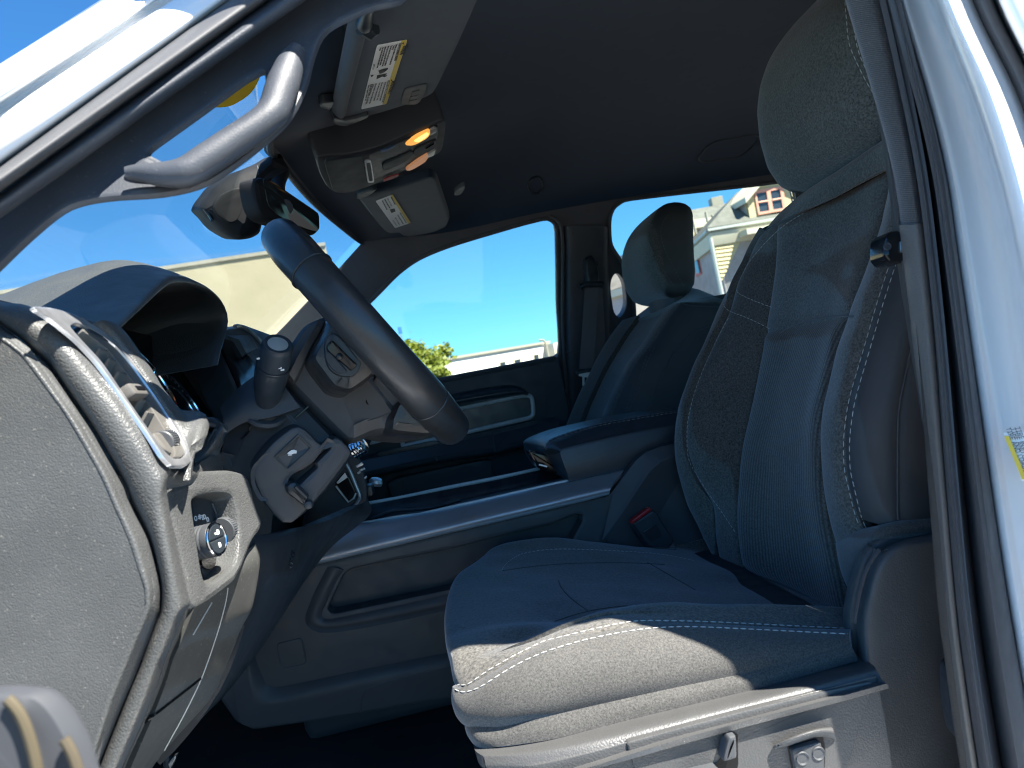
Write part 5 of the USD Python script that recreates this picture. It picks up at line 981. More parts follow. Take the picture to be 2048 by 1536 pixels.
oc.part('switch_island', plate(rounded(O([z6(*p) for p in ((890, 600), (1150, 500), (1260, 440), (1270, 500), (1150, 590), (930, 690), (895, 680))], .0055), 4, .3), .004, .0015, n=on_), M['plastic'], under=c0_)
oc.part('microphone_slot', plate(rounded(O([z6(*p) for p in ((1290, 420), (1400, 370), (1560, 300), (1560, 400), (1420, 470), (1300, 510), (1265, 480))], .005), 4, .3), .003, .001, n=on_), M['plastic'], under=c0_)
oc.part('microphone_slit', tube(O([z6(1425, 410), z6(1520, 352)], .0055), .0014, 6), M['gloss_black'], under=c0_)
for lit, P, bulb in ((True, [(1180, 360), (1220, 320), (1300, 265), (1420, 205), (1470, 195), (1470, 250), (1420, 300), (1330, 350), (1260, 376), (1190, 375)], [(1290, 330), (1330, 290), (1400, 245), (1440, 225), (1455, 245), (1420, 280), (1350, 325)]), (False, [(1185, 668), (1230, 620), (1310, 560), (1400, 505), (1445, 480), (1450, 530), (1400, 590), (1320, 640), (1240, 680), (1195, 685)], None)):
    l_ = oc.part('reading_lamp', plate(spl(O([z6(*p) for p in P], .006), 40, True), .004, .001, n=on_), M['lens_lit'] if lit else M['lens_dim'], under=c0_)
    if bulb: oc.part('bulb', plate(spl(O([z6(*p) for p in bulb], .0072), 24, True), .001, 0, n=on_), M['lens_core'], under=c0_)
    E2 = [(1470, 195), (1530, 165), (1560, 170), (1555, 215), (1470, 262)] if lit else [(1445, 480), (1530, 430), (1545, 435), (1525, 500), (1450, 530)]
    oc.part('lamp_lens_end', plate(rounded(O([z6(*p) for p in E2], .006), 4, .2), .004, .001, n=on_), M['lens_clear'], under=c0_)
oc.part('assist_button', plate(O([z6(*p) for p in ((870, 435), (960, 415), (1040, 375), (1040, 395), (950, 445), (872, 465))], .0052), .002, .0004, n=on_), M['blue'], under=c0_)
oc.part('sos_button', plate(O([z6(*p) for p in ((905, 795), (990, 755), (1090, 730), (1080, 755), (990, 795), (908, 820))], .0052), .002, .0004, n=on_), M['red'], under=c0_)

# rear view mirror and the camera cover on the glass
mr = Thing('rear_view_mirror', 'black rear view mirror angled towards the driver', 'mirror', PY(580, 410, 1.18))
z2 = lambda x, y: (380 + x * .18555, 320 + y * .18555)
mo = [(700, 215), (735, 190), (780, 180), (900, 225), (1130, 385), (1330, 520), (1385, 555), (1405, 600), (1405, 740), (1385, 790), (1340, 805), (1230, 795), (1000, 690), (860, 640), (800, 600), (745, 510)]
mdep = lambda x: 1.10 + (x - 690) / 720 * .13
MP = np.array([PY(*z2(*p), mdep(p[0])) for p in mo]); mn = np.cross(MP[4] - MP[0], MP[10] - MP[0]); mn /= np.linalg.norm(mn); mn = mn if mn @ (EYE - MP[0]) > 0 else -mn
mr.part('housing', plate(spl(MP, 70, True), .03, .009, n=mn), M['cover_black'])
gp = [(780, 200), (890, 235), (1120, 395), (1320, 530), (1385, 580), (1392, 735), (1365, 775), (1290, 760), (1100, 690), (930, 590), (840, 500), (800, 330)]
GP = np.array([PY(*z2(*p), mdep(p[0])) for p in gp]) + mn * .0012
mr.part('mirror_glass', plate(rounded(GP, 4, .25), .002, .0008, n=mn), M['mirror'] if 'mirror' in M else simple('mirror_glass', (.012, .013, .015), .04, vary=.01))
mr.part('stem', tube(spl(np.array([PY(565, 345, 1.33), PY(555, 370, 1.27), PY(560, 400, 1.20), PY(570, 415, 1.16)]), 12), .013, 12), M['plastic'])
cv = Thing('camera_cover', 'bulky dark plastic sensor cover on the windshield above the mirror', 'sensor cover', PY(480, 410, 1.3))
co_ = [(145, 520), (180, 445), (230, 380), (300, 290), (370, 230), (470, 165), (560, 120), (640, 88), (720, 60), (860, 0), (960, -60), (1040, -70), (1060, 40), (1045, 170), (960, 215), (900, 300), (850, 480), (820, 700), (790, 790), (740, 825), (700, 842), (570, 862), (490, 840), (420, 800), (350, 755), (290, 700), (215, 610), (165, 560)]
CN = np.array([.42, -.86, -.28]); CN /= np.linalg.norm(CN); C0_ = PY(500, 400, 1.26)
cvm = plate(spl(WN([z2(*p) for p in co_], C0_, CN), 110, True), .10, .028, n=CN); cv.part('shell', cvm, M['cover_black'], smooth=60)
ins_ = [z2(*p) for p in ((245, 520), (270, 440), (340, 370), (440, 320), (520, 300), (580, 330), (590, 440), (560, 560), (520, 640), (440, 680), (360, 650), (280, 590))]
cv.part('side_recess', plate(spl(WN(ins_, C0_ + CN * .001, CN), 50, True), .004, .003, n=CN), M['cover_black'])
P = cast(cvm, [z2(*p) for p in ((725, 62), (735, 110), (735, 160))], .0005, 10); cv.part('joint', tube(P, .001, 6), M['rubber'])
rim = spl(W([z2(*p) for p in ((150, 525), (180, 560), (215, 605), (240, 650))], 1.25), 10); cv.part('gap', tube(rim, .003, 6), M['gloss_black'])
# ================================================================ dashboard
da = Thing('dashboard', 'black grained dashboard with end panel, round-cornered air vent and gauge hood', 'dashboard', (-.3, 1.3, 1.1))
yn = np.array([0, -1, 0.0])
seam_ = [(-300, 570), (0, 650), (52, 690), (103, 739), (142, 797), (181, 855), (214, 912), (246, 968), (258, 1000), (275, 1035), (297, 1077), (321, 1174), (320, 1210), (314, 1237), (293, 1293), (272, 1349), (240, 1425), (209, 1502), (180, 1580), (150, 1680)]
outer_ = [(-300, 520), (0, 603), (55, 611), (103, 632), (144, 666), (205, 741), (249, 791), (290, 852), (328, 912), (342, 938), (334, 985), (349, 1073), (366, 1150), (379, 1200), (370, 1223), (349, 1279), (328, 1332), (290, 1433), (244, 1536), (205, 1690)]
inner_ = [(-300, 592), (0, 672), (30, 694), (60, 722), (98, 774), (137, 828), (172, 886), (205, 944), (230, 1000), (246, 1035), (266, 1080), (293, 1167), (296, 1200), (293, 1223), (268, 1280), (244, 1335), (212, 1420), (185, 1510), (160, 1590), (130, 1690)]
band_ = lambda a, b, t: [(p[0] * (1 - t) + q[0] * t, p[1] * (1 - t) + q[1] * t) for p, q in zip(a, b)]
G = np.array([W(band_(seam_, inner_, t), y) for t, y in ((0.0, .574), (.06, .5655), (.2, .560), (.75, .546), (1.0, .543), (1.25, .543))])
da.part('end_panel_rim', sheet(G, 4, 3, .01), M['leather_trim'])
L = np.vstack([W(band_(seam_, inner_, 1.12), .5435), W([(-300, 1690)], .5435)])
da.part('end_panel', plate(spl(L, 120, True, 'l'), .012, .002, n=yn), M['panel_fine'], label='flat grained cover on the end of the dashboard')
G = np.array([W(band_(seam_, outer_, t), y) for t, y in ((0.03, .580), (.06, .569), (.14, .561), (.35, .557), (.65, .558), (.88, .567), (1.0, .583))] + [W(outer_, .583) + [-.012, .022, -.002]])
da.part('end_body', sheet(G, 4, 3, .008), M['leather_trim'])
# ---- air vent on the face of the dashboard
D0_, Dn = np.array([-.228, .60, 1.35]), np.array([.914, 0, .405])
def D(pts, h=0.0): return WN(pts, D0_ + Dn * h, Dn)
vo = [(66, 611), (103, 614), (147, 626), (178, 643), (205, 660), (240, 684), (275, 724), (324, 793), (353, 838), (373, 872), (382, 905), (384, 922), (372, 932), (345, 932), (326, 912), (297, 866), (247, 795), (200, 728), (158, 682), (103, 637), (72, 618)]
vi = [(140, 652), (163, 678), (206, 724), (252, 792), (301, 862), (322, 894), (346, 917), (366, 915), (376, 904), (366, 880), (345, 845), (317, 800), (268, 732), (235, 693), (200, 667), (170, 651), (152, 645)][::-1]
vh_ = rounded(D(vi, .004), 4, .3); vol = rounded(D(vo, .004), 4, .3)
vb = da.part('air_vent', plate(vol, .0035, .0014, holes=[vh_], n=Dn), M['satin'], label='satin silver frame of the side air vent')
inner = [(152, 666), (170, 686), (210, 728), (256, 794), (304, 862), (325, 890), (344, 909), (351, 904), (348, 884), (342, 864), (316, 836), (280, 778), (241, 730), (222, 704), (194, 680), (166, 662)]
rb_ = [(166, 654), (200, 668), (235, 694), (268, 734), (317, 802), (345, 847), (366, 882), (374, 902), (364, 914), (348, 915), (350, 900), (344, 882), (316, 836), (280, 778), (241, 730), (222, 704), (194, 680), (166, 662)]
da.part('vent_bezel', plate(rounded(D(rb_, .002), 4, .3), .018, .0012, n=Dn), M['vent_grey'], under=vb)
da.part('vent_duct', plate(spl(D([(p[0] + 14, p[1] + 4) for p in vi], -.016), 60, True), .004, 0, n=Dn), M['gloss_black'], under=vb)
lat_ = np.array([0, 1.0, 0]); upv = np.cross(Dn, lat_); upv /= np.linalg.norm(upv)
if upv[2] < 0: upv = -upv
def vent_slat(px0, px1, wid, th, h, mat, name='vent_slat', tilt=.35, r=.0012):
    a, b = D([px0], h)[0], D([px1], h)[0]; c = (a + b) / 2; ex = (b - a) / np.linalg.norm(b - a); ey = Dn * math.cos(tilt) + upv * math.sin(tilt); ez = np.cross(ex, ey); ey = np.cross(ez, ex)
    return da.part(name, rbox(c, (np.linalg.norm(b - a), wid, th), r, (ex, ey, ez)), mat, under=vb)
for (y0, y1) in (((190, 712), (233, 722)), ((209, 732), (247, 740)), ((228, 758), (264, 766)), ((268, 811), (302, 818)), ((285, 838), (320, 845))):
    vent_slat(y0, y1, .014, .0030, -.005, M['vent_grey'], tilt=.5)
vent_slat((158, 664), (222, 696), .014, .013, -.004, M['plastic'], 'vent_top_flap', .2, .003)
da.part('vent_foot', plate(rounded(D([(304, 862), (340, 862), (350, 890), (346, 908), (330, 898)], .000), 4, .25), .012, .003, n=Dn), M['vent_grey'], under=vb)
kc = D([(267, 785)], .003)[0]; kn = da.part('vent_knob', rbox(kc, (.030, .012, .011), .0025, (lat_, Dn, upv)), M['vent_grey'], under=vb)
da.part('knob_slot', rbox(kc + Dn * .0062, (.016, .0012, .004), .0005, (lat_, Dn, upv)), M['gloss_black'], under=vb)
wc = D([(330, 884)], -.004)[0]
tw = da.part('thumbwheel', revolve([(.0001, -.008), (.0085, -.008), (.0095, -.007), (.0095, .007), (.0085, .008), (.0001, .008)], wc, lat_, 40), M['plastic_grey'], under=vb)
for k in range(-4, 5):
    a = k * .19; dv = Dn * math.cos(a) + upv * math.sin(a); da.part('wheel_rib', rbox(wc + dv * .0096, (.013, .0012, .0012), .0004, (lat_, dv, np.cross(lat_, dv))), M['plastic_grey'], under=vb)
# moulding between vent and gauges
mA = [(160, 632), (205, 664), (239, 702), (287, 766), (328, 830), (362, 880), (381, 911), (386, 938), (380, 960)]
mB = [(226, 660), (240, 674), (262, 705), (290, 746), (312, 783), (345, 822), (372, 832), (398, 834), (399, 848)]
mC = [(228, 664), (244, 680), (268, 712), (296, 755), (318, 795), (345, 835), (366, 850), (384, 860), (392, 872)]
G = np.array([D(mA, -.002), lerp(D(mA, .006), np.array([PY(*p, .675) for p in mB]), .45), np.array([PY(*p, .672) for p in mB]), np.array([PY(*p, .70) for p in mB]) + [-.03, .0, -.004]])
da.part('vent_surround', sheet(G, 4, 5, .005), M['leather_trim'])
db_ = [(340, 935), (384, 930), (400, 920), (440, 905), (470, 945), (392, 980), (340, 985)]
da.part('lower_body', sheet([W([(330, 930), (348, 932), (384, 934), (405, 925), (440, 900)], .0) if False else np.array([PY(*p, y) for p, y in (((328, 916), .60), ((346, 934), .612), ((384, 934), .64), ((405, 922), .70), ((440, 900), .76))]),
                             np.array([PY(*p, y) for p, y in (((326, 940), .592), ((346, 952), .600), ((386, 950), .63), ((410, 944), .70), ((445, 930), .76))]), np.array([PY(*p, y) for p, y in (((324, 1000), .60), ((346, 1000), .62), ((388, 985), .66), ((412, 975), .72), ((450, 960), .78))])], 5, 5, .005), M['leather_trim'])
boot = [np.array([PY(*p, y) for p, y in (((384, 905), .74), ((402, 888), .75), ((420, 868), .755), ((438, 842), .76))]), np.array([PY(*p, y) for p, y in (((390, 925), .725), ((412, 905), .73), ((430, 880), .735), ((446, 858), .745))]), np.array([PY(*p, y) for p, y in (((396, 945), .735), ((420, 930), .745), ((438, 905), .75), ((447, 885), .76))])]
da.part('column_boot', sheet(boot, 5, 5, .01), M['leather_trim'])
# ---- gauge hood
Hn = np.array([1.0, .02, 0]); H0 = np.array([-.257, .66, 1.42])
rim_px = [(226, 664), (262, 629), (300, 591), (330, 563), (358, 556), (382, 560), (410, 572), (430, 587), (443, 602), (453, 622), (456, 642), (452, 668), (444, 693), (436, 730)]
rim = spl(WN(rim_px, H0, Hn), 48); zt_, zb_ = rim[:, 2].max(), rim[:, 2].min(); cen_ = np.array([-.257, .90, 1.40]); wt = np.clip((rim[:, 2] - 1.40) / (zt_ - 1.40), 0, 1)[:, None]
wt = wt * np.clip((rim[:, 1:2] - .70) / .20, 0, 1) ** 1.5; outd = rim - cen_; outd[:, 0] = 0; outd /= np.linalg.norm(outd, axis=1, keepdims=True)
secs = [rim + [-.17, 0, 0] - outd * .030, rim + [-.10, 0, 0] - outd * .018, rim + [-.03, 0, 0] - outd * .010, rim + [-.004, 0, 0] - outd * .0075, rim + [.0005, 0, 0] - outd * .004, rim, rim + [-.003, 0, 0] + outd * .0035, rim + [-.02, 0, 0] + outd * .005 + wt * [0, 0, .010], rim + [-.06, 0, 0] + outd * .007 + wt * [0, 0, .028], rim + [-.13, 0, 0] + outd * .007 + wt * [0, 0, .026], rim + [-.25, 0, 0] + wt * [0, 0, -.01], rim + [-.40, 0, -.05] - wt * [0, 0, .05]]
G = surf(np.array(secs), 1, 4)
hd_ = da.part('gauge_hood', shell(G, G + np.array([-.002, 0, 0]) - gnorm(G) * .001), M['leather_trim'], label='hood arching over the gauges', smooth=50)
da.part('dash_top', sheet([[(x, y, z) for y in (.56, .8, 1.1, 1.35, 1.6, 1.9, 2.12)] for x, z in ((-.37, 1.34), (-.42, 1.385), (-.55, 1.39), (-.75, 1.38), (-.95, 1.33))], 4, 4, .02), M['leather_trim'])
# cluster
K0, Kn = np.array([-.335, .9, 1.37]), np.array([.94, 0, .34]); Kn /= np.linalg.norm(Kn)
def Kp(pts, h=0.0): return WN(pts, K0 + Kn * h, Kn)
cl_ = Thing('gauge_cluster', 'dark gauge cluster with chrome rings and white numerals under the hood', 'gauge cluster', K0)
face = np.array([(-.37, .68, 1.47), (-.37, 1.12, 1.47), (-.30, 1.12, 1.29), (-.30, .68, 1.29)])
cl_.part('face', plate(face, .01, 0, out=Kn), M['gauge'])
u1 = np.array([0, 1.0, 0]); u2 = np.cross(u1, Kn); u2 = u2 if u2[2] > 0 else -u2
def ringat(c, R, r, n=64, a0=0, a1=2 * math.pi):
    th = np.linspace(a0, a1, n); return tube(c + R * (np.cos(th)[:, None] * u1 + np.sin(th)[:, None] * u2), r, 8)
gc = Kp([(366, 818)], .004)[0]; cl_.part('gauge_ring', ringat(gc, .060, .0028), M['chrome'])
cl_.part('gauge_ring', ringat(gc, .036, .0022), M['chrome'])
g2 = Kp([(300, 770)], .004)[0]; cl_.part('gauge_ring', ringat(g2, .055, .0028), M['chrome'])
for k in range(13):
    a = math.radians(128 - k * 9.5); d = math.cos(a) * u1 + math.sin(a) * u2; cl_.part('tick', rbox(gc + d * .0545 + Kn * .0002, (.0055 if k % 2 == 0 else .0035, .0011, .0005), .0002, (d, np.cross(Kn, d), Kn)), M['print_white'], smooth=False)
for tx, p, h in (('80', (342, 771), .0055), ('100', (353, 779), .0060), ('110', (361, 786), .0042), ('120', (369, 796), .0060)):
    cl_.part('lettering', lettering(tx, h, Kp([p], .002)[0], u1, u2, .0004), M['print_white'], smooth=False)
cl_.part('lettering', lettering('H', .006, Kp([(313, 759)], .003)[0], u1, u2, .0004), M['print_white'], smooth=False)
cl_.part('warning_mark', rbox(Kp([(379, 823)], .003)[0], (.010, .006, .001), .0003, (u1, u2, Kn)), M['print_red'])
lens = Kp([(262, 690), (300, 680), (322, 700), (335, 730), (300, 745)], .012)
da.part('cluster_wall', sheet([W([(444, 688), (447, 720), (455, 760), (470, 800), (480, 830)], 1.10), W([(400, 690), (410, 730), (424, 775), (442, 820), (455, 850)], 1.16) + [-.04, 0, 0]], 5, 5, .004), M['plastic'])
da.part('cluster_lip', tube(spl(np.array([PY(*p, .86) for p in ((372, 852), (400, 846), (425, 845), (440, 850))]), 16), .006, 8), M['plastic_smooth'])
# ---- centre of the dashboard and the passenger's side
sec = []
for y, dz in ((1.13, -.03), (1.3, 0), (1.6, .004), (1.9, 0), (2.06, -.02)):
    sec.append(np.array([(-.50, y, 1.42 + dz), (-.40, y, 1.475 + dz), (-.335, y, 1.497 + dz), (-.29, y, 1.495 + dz), (-.262, y, 1.478 + dz), (-.255, y, 1.455 + dz), (-.30, y, 1.43 + dz), (-.27, y, 1.38 + dz), (-.25, y, 1.22), (-.30, y, 1.05), (-.5, y, 1.0)]))
da.part('passenger_pad', loft(sec), M['leather_trim'], smooth=50)
E0, En = np.array([-.232, 1.3, 1.42]), np.array([.93, -.18, .32])
def Ep(pts, h=0.0): return WN(pts, E0 + En / np.linalg.norm(En) * h, En)
da.part('screen_surround', plate(rounded(Ep([(443, 697), (452, 656), (480, 653), (500, 663), (526, 690), (548, 740), (565, 800), (590, 880), (520, 850), (470, 770)]), 5, .25), .05, .006, n=En), M['plastic_grey'])
da.part('surround_edge', tube(spl(Ep([(470, 653), (484, 654), (500, 663), (513, 674), (526, 690), (540, 720)], .002), 24), .0035, 8), M['satin'])
da.part('touch_screen', plate(rounded(Ep([(449, 674), (480, 690), (505, 720), (520, 760), (540, 830), (500, 820), (465, 740), (445, 697)], .003), 5, .2), .004, .001, n=En), M['gloss_black'])
# ---- light switch pod
S0, Sn = np.array([-.214, .60, 1.24]), np.array([.98, -.19, .03])
def Sw(pts, h=0.0): return WN(pts, S0 + Sn / np.linalg.norm(Sn) * h, Sn)
so = [(330, 988), (345, 970), (386, 960), (392, 943), (425, 940), (461, 939), (486, 945), (500, 960), (515, 1014), (526, 1041), (523, 1058), (508, 1080), (482, 1143), (469, 1164), (398, 1215), (388, 1212), (380, 1195), (359, 1096)]
sh_ = [(387, 1006), (457, 988), (468, 997), (474, 1022), (480, 1057), (478, 1106), (470, 1131), (414, 1163), (404, 1127), (394, 1060)]
sw = Thing('light_switch_pod', 'headlight switch with ribbed knob in its own panel on the dashboard', 'light switch', Sw([(430, 1080)])[0])
pod = sw.part('pod', plate(spl(Sw(so), 120, True), .03, .005, holes=[spl(Sw(sh_), 80, True)], n=Sn), M['leather_trim'])
sw.part('recess', plate(spl(Sw([(p[0] + (430 - p[0]) * -.06, p[1] + (1075 - p[1]) * -.06) for p in sh_], -.022), 60, True), .006, 0, n=Sn), M['plastic'])
sw.part('recess_divider', tube(Sw([(424, 1006), (433, 1030), (438, 1075), (440, 1110), (436, 1140)], -.021), .0012, 6), M['plastic_grey'])
sn = Sn / np.linalg.norm(Sn); ka = np.array([.96, -.26, .05]); ka /= np.linalg.norm(ka)
kf = PY(433, 1078, .655)
prof = [(.0001, -.030), (.0145, -.030)] + [(.0145 + (.0005 if k % 2 else 0), -.028 + k * .0017) for k in range(14)] + [(.0150, -.003), (.0150, -.001), (.0138, 0), (.0001, 0)]
kb = sw.part('knob', revolve(prof, kf, ka, 60), M['plastic_grey'], smooth=25)
a_k, b_k, _ = basis(ka)
sw.part('knob_ring', tube(np.array([kf + .0140 * (math.cos(t) * a_k + math.sin(t) * b_k) for t in np.linspace(0, 2 * math.pi, 48)]), .0013, 8), M['chrome'], under=kb)
kx = np.cross(np.array([0, 0, 1.0]), ka); kx /= np.linalg.norm(kx); ky = np.cross(ka, kx)
for s_ in (1, -1):
    hf = [kf + ka * .0015 + .0118 * (math.cos(t) * kx + s_ * math.sin(t) * ky) + s_ * ky * .0007 for t in np.linspace(0.02, math.pi - .02, 20)]
    sw.part('knob_button', plate(np.array(hf), .003, .0006, n=ka), M['plastic_smooth'], under=kb)
    sw.part('lettering', lettering('D' if s_ < 0 else '=D', .0042, kf + ka * .0017 + s_ * ky * .0055, kx, ky, .0003, True), M['print_white'], under=kb, smooth=False)
for tx, p, h in (('O', (391, 1037), .0042), ('*', (399, 1034), .0080), ('ID', (407, 1034), .0042), ('D', (415, 1039), .0042), ('ED', (443, 1043), .0042), ('|', (446, 1066), .012)):
    sw.part('lettering', lettering(tx, h, Sw([p], -.0205)[0], kx, ky, .0004, True), M['print_white'], smooth=False)
dw = Sw([(455, 1060)], -.012)[0]
dwp = sw.part('dimmer_wheel', revolve([(.0001, -.004), (.0125, -.004), (.013, -.003), (.013, .003), (.0125, .004), (.0001, .004)], dw - sn * .004, kx, 36), M['plastic_grey'])
for k in range(-5, 6):
    dv = sn * math.cos(k * .17) + np.cross(kx, sn) * math.sin(k * .17); sw.part('wheel_rib', rbox(dw - sn * .004 + dv * .0131, (.007, .001, .001), .0003, (kx, dv, np.cross(kx, dv))), M['plastic_grey'], under=dwp)
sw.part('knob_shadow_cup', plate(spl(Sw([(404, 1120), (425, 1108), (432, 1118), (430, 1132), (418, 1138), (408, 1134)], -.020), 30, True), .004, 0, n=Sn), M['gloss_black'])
# ---- knee panel
kl = [(382, 1196), (374, 1222), (352, 1279), (331, 1332), (293, 1433), (247, 1536), (205, 1650)]
kr = [(512, 1086), (520, 1130), (509, 1195), (489, 1244), (419, 1401), (330, 1500), (265, 1600)]
G = np.array([W(band_(kl, kr, t), y) for t, y in ((-.04, .606), (.04, .604), (.3, .640), (.6, .685), (.9, .735), (1.0, .755))] + [W(kr, .76) + [-.02, .03, 0], W(kr, .78) + [-.06, .06, 0]])
kp = da.part('knee_panel', sheet(G, 5, 5, .006), M['plastic_dusty'])
km = sheet(G, 5, 5, .006)
P = cast(km, [(456, 1176), (449, 1215), (433, 1272), (415, 1325), (394, 1377), (365, 1435), (335, 1489), (312, 1536)], .001, 60); da.part('panel_piping', tube(P, np.linspace(.0004, .0008, len(P)), 6), M['thread'], under=kp)
P = cast(km, [(424, 1205), (408, 1232), (386, 1270)], .001, 20); da.part('thread_end', tube(P, .0005, 5), M['thread'], under=kp)
P = cast(km, [(400, 1358), (372, 1380), (345, 1401), (318, 1422), (290, 1443)], .0008, 30); da.part('panel_gap', tube(P, .0016, 6), M['gloss_black'], under=kp)
ud = [np.array([PY(*p, y) for p, y in (((505, 1070), .76), ((560, 1062), .84), ((640, 1046), .98), ((700, 1020), 1.12), ((735, 1000), 1.19))]), np.array([PY(*p, y) for p, y in (((515, 1110), .76), ((575, 1098), .84), ((625, 1092), .98), ((680, 1060), 1.12), ((730, 1040), 1.19))]),
      np.array([PY(*p, y) for p, y in (((505, 1190), .78), ((560, 1190), .88), ((600, 1160), 1.0), ((640, 1120), 1.14), ((665, 1090), 1.19))]), np.array([PY(*p, y) for p, y in (((440, 1380), .80), ((480, 1340), .90), ((540, 1270), 1.04), ((580, 1200), 1.15), ((600, 1150), 1.19))]), np.array([PY(*p, y) for p, y in (((320, 1530), .82), ((400, 1440), .95), ((450, 1390), 1.08), ((480, 1340), 1.17), ((500, 1300), 1.19))])]
udm = sheet(ud, 5, 5, .01); da.part('under_dash_panel', udm, M['plastic'])
for k in range(5):
    P = cast(udm, [(583 - k * 1.5, 1102 + k * 8), (588 - k * 1.5, 1104 + k * 8)], .0008)
    if len(P) == 2: da.part('vent_dot', tube(P, .0016, 6), M['gloss_black'])
# ---- lower centre stack
cst = Thing('centre_stack', 'lower centre stack with silver edge trim and small knobs right of the column', 'control panel', PY(710, 970, 1.28))
stp = [(660, 900), (722, 915), (736, 965), (738, 1000), (722, 1016), (706, 1040), (640, 1070), (600, 1060), (620, 960)]
cst.part('panel', plate(rounded(W(stp, 1.262), 5, .2), .16, .008, n=(.25, -1, .1)), M['plastic'])
cst.part('edge_trim', tube(spl(W([(690, 925), (696, 934), (702, 946), (710, 966), (717, 983), (720, 993), (716, 1003), (707, 1015), (698, 1025), (695, 1037)], 1.254), 40), .0048, 10, a=1, b=.7), M['satin'])
cst.part('glass_panel', plate(rounded(W([(668, 968), (690, 942), (700, 958), (712, 984), (711, 994), (697, 1004)], 1.256), 5, .2), .01, .002, n=(.25, -1, .1)), M['gloss_black'])
cst.part('glass_edge', tube(W([(712, 986), (708, 996), (697, 1004), (684, 988), (672, 972)], 1.254), .0018, 6), M['satin'])
cst.part('lit_strip', plate(W([(673, 965), (690, 945), (695, 955), (676, 968)], 1.2535), .001, 0, n=(.25, -1, .1)), M['satin'])
kc_ = PY(722, 894, 1.27); ax_ = np.array([.9, -.3, .3]); ax_ /= np.linalg.norm(ax_)
cst.part('chrome_knob', revolve([(.0001, -.02), (.014, -.02)] + [(.014 + (.0012 if k % 2 else 0), -.018 + .003 * k) for k in range(9)] + [(.012, .008), (.0001, .009)], kc_, ax_, 30), M['chrome'], smooth=20)
cst.part('chrome_cap', plate(spl(W([(708, 898), (712, 893), (718, 894), (721, 900), (717, 906), (710, 903)], 1.25), 20, True), .01, .003), M['chrome'])
for p in ((718, 945), (722, 940), (727, 938), (731, 955)): cst.part('button', rbox(PY(*p, 1.26), (.006, .008, .004), .001, (ax_, (0, 1, 0), np.cross(ax_, [0, 1, 0]))), M['satin'])
cst.part('chrome_bar', plate(W([(711, 932), (723, 924), (727, 930), (714, 936)], 1.258), .006, .001), M['satin'])
cst.part('selector', rbox(PY(736, 980, 1.30), (.02, .04, .02), .004), M['plastic_smooth'])
cst.part('selector_knob', revolve([(.0001, -.006), (.012, -.006), (.013, 0), (.010, .005), (.0001, .006)], PY(752, 963, 1.34), (.4, -.2, .9), 24), M['satin'])

# ================================================================ steering column
sc = Thing('steering_column', 'black steering column shroud with stalk, pedal switch and tilt lever', 'steering column', (-.18, .93, 1.26))
co = [(512, 748), (540, 740), (566, 756), (640, 833), (706, 902), (690, 935), (650, 984), (590, 1046), (560, 1046), (520, 1000), (480, 960), (440, 950), (415, 944), (432, 885), (437, 832), (457, 792)]
cs_ = sc.part('shroud', plate(rounded(W(co, .862), 5, [.3, .3, .2, .0, .2, .2, .2, .3, .3, .2, .2, .2, .3, .3, .3, .3]), .15, .026, n=(.12, -1, .05)), M['plastic'])
po = [(504, 946), (512, 924), (545, 884), (583, 855), (598, 852), (614, 860), (638, 886), (650, 889), (668, 875), (682, 877), (708, 905), (681, 943), (649, 984), (606, 1030), (586, 1048), (566, 1048), (550, 1033), (530, 1009), (513, 976)]
P0_ = PY(600, 950, .838); Pn = np.array([.30, -.94, -.12]); Pn /= np.linalg.norm(Pn)
def Pp(pts, h=0.0): return WN(pts, P0_ + Pn * h, Pn)
z5 = lambda x, y: (480 + x * .1693, 800 + y * .1693)
slot = [z5(*p) for p in ((560, 975), (640, 890), (760, 830), (880, 745), (960, 640), (1030, 560), (1050, 520), (1070, 545), (1060, 580), (960, 680), (890, 750), (915, 795), (800, 900), (700, 1000), (640, 985))]
fact = [z5(*p) for p in ((190, 870), (215, 800), (315, 695), (340, 690), (530, 920), (420, 1010), (300, 1130), (270, 1130), (205, 1000))]
pod2 = sc.part('lower_pod', plate(rounded(Pp(po), 4, .3), .035, .006, holes=[rounded(Pp(slot), 3, .2), rounded(Pp(fact), 3, .2)], n=Pn), M['plastic_grey'])
sc.part('slot_well', plate(Pp([(560, 985), (690, 885), (660, 880), (540, 960)], -.03) if False else rounded(Pp([z5(*p) for p in ((480, 1000), (1000, 480), (1120, 520), (950, 820), (700, 1060))], -.028), 3, .1), .004, 0, n=Pn), M['gloss_black'], under=pod2)
fcs = [Pp([z5(*p) for p in ((185, 880), (215, 795), (320, 685))], -.002), Pp([z5(*p) for p in ((215, 960), (300, 860), (420, 790))], -.010), Pp([z5(*p) for p in ((290, 1140), (410, 1020), (540, 920))], -.004)]
sc.part('pod_facet', sheet(fcs, 6, 6, .003), M['plastic_smooth'], under=pod2)
bzl = [z5(*p) for p in ((405, 675), (690, 400), (855, 560), (570, 835))]; rk_ = [z5(*p) for p in ((432, 672), (690, 432), (828, 568), (566, 808))]
bz_ = sc.part('pedal_switch', plate(rounded(Pp(bzl, .0025), 5, .08), .006, .0005, holes=[rounded(Pp(rk_, .0025), 4, .05)], n=Pn), M['plastic_smooth'])
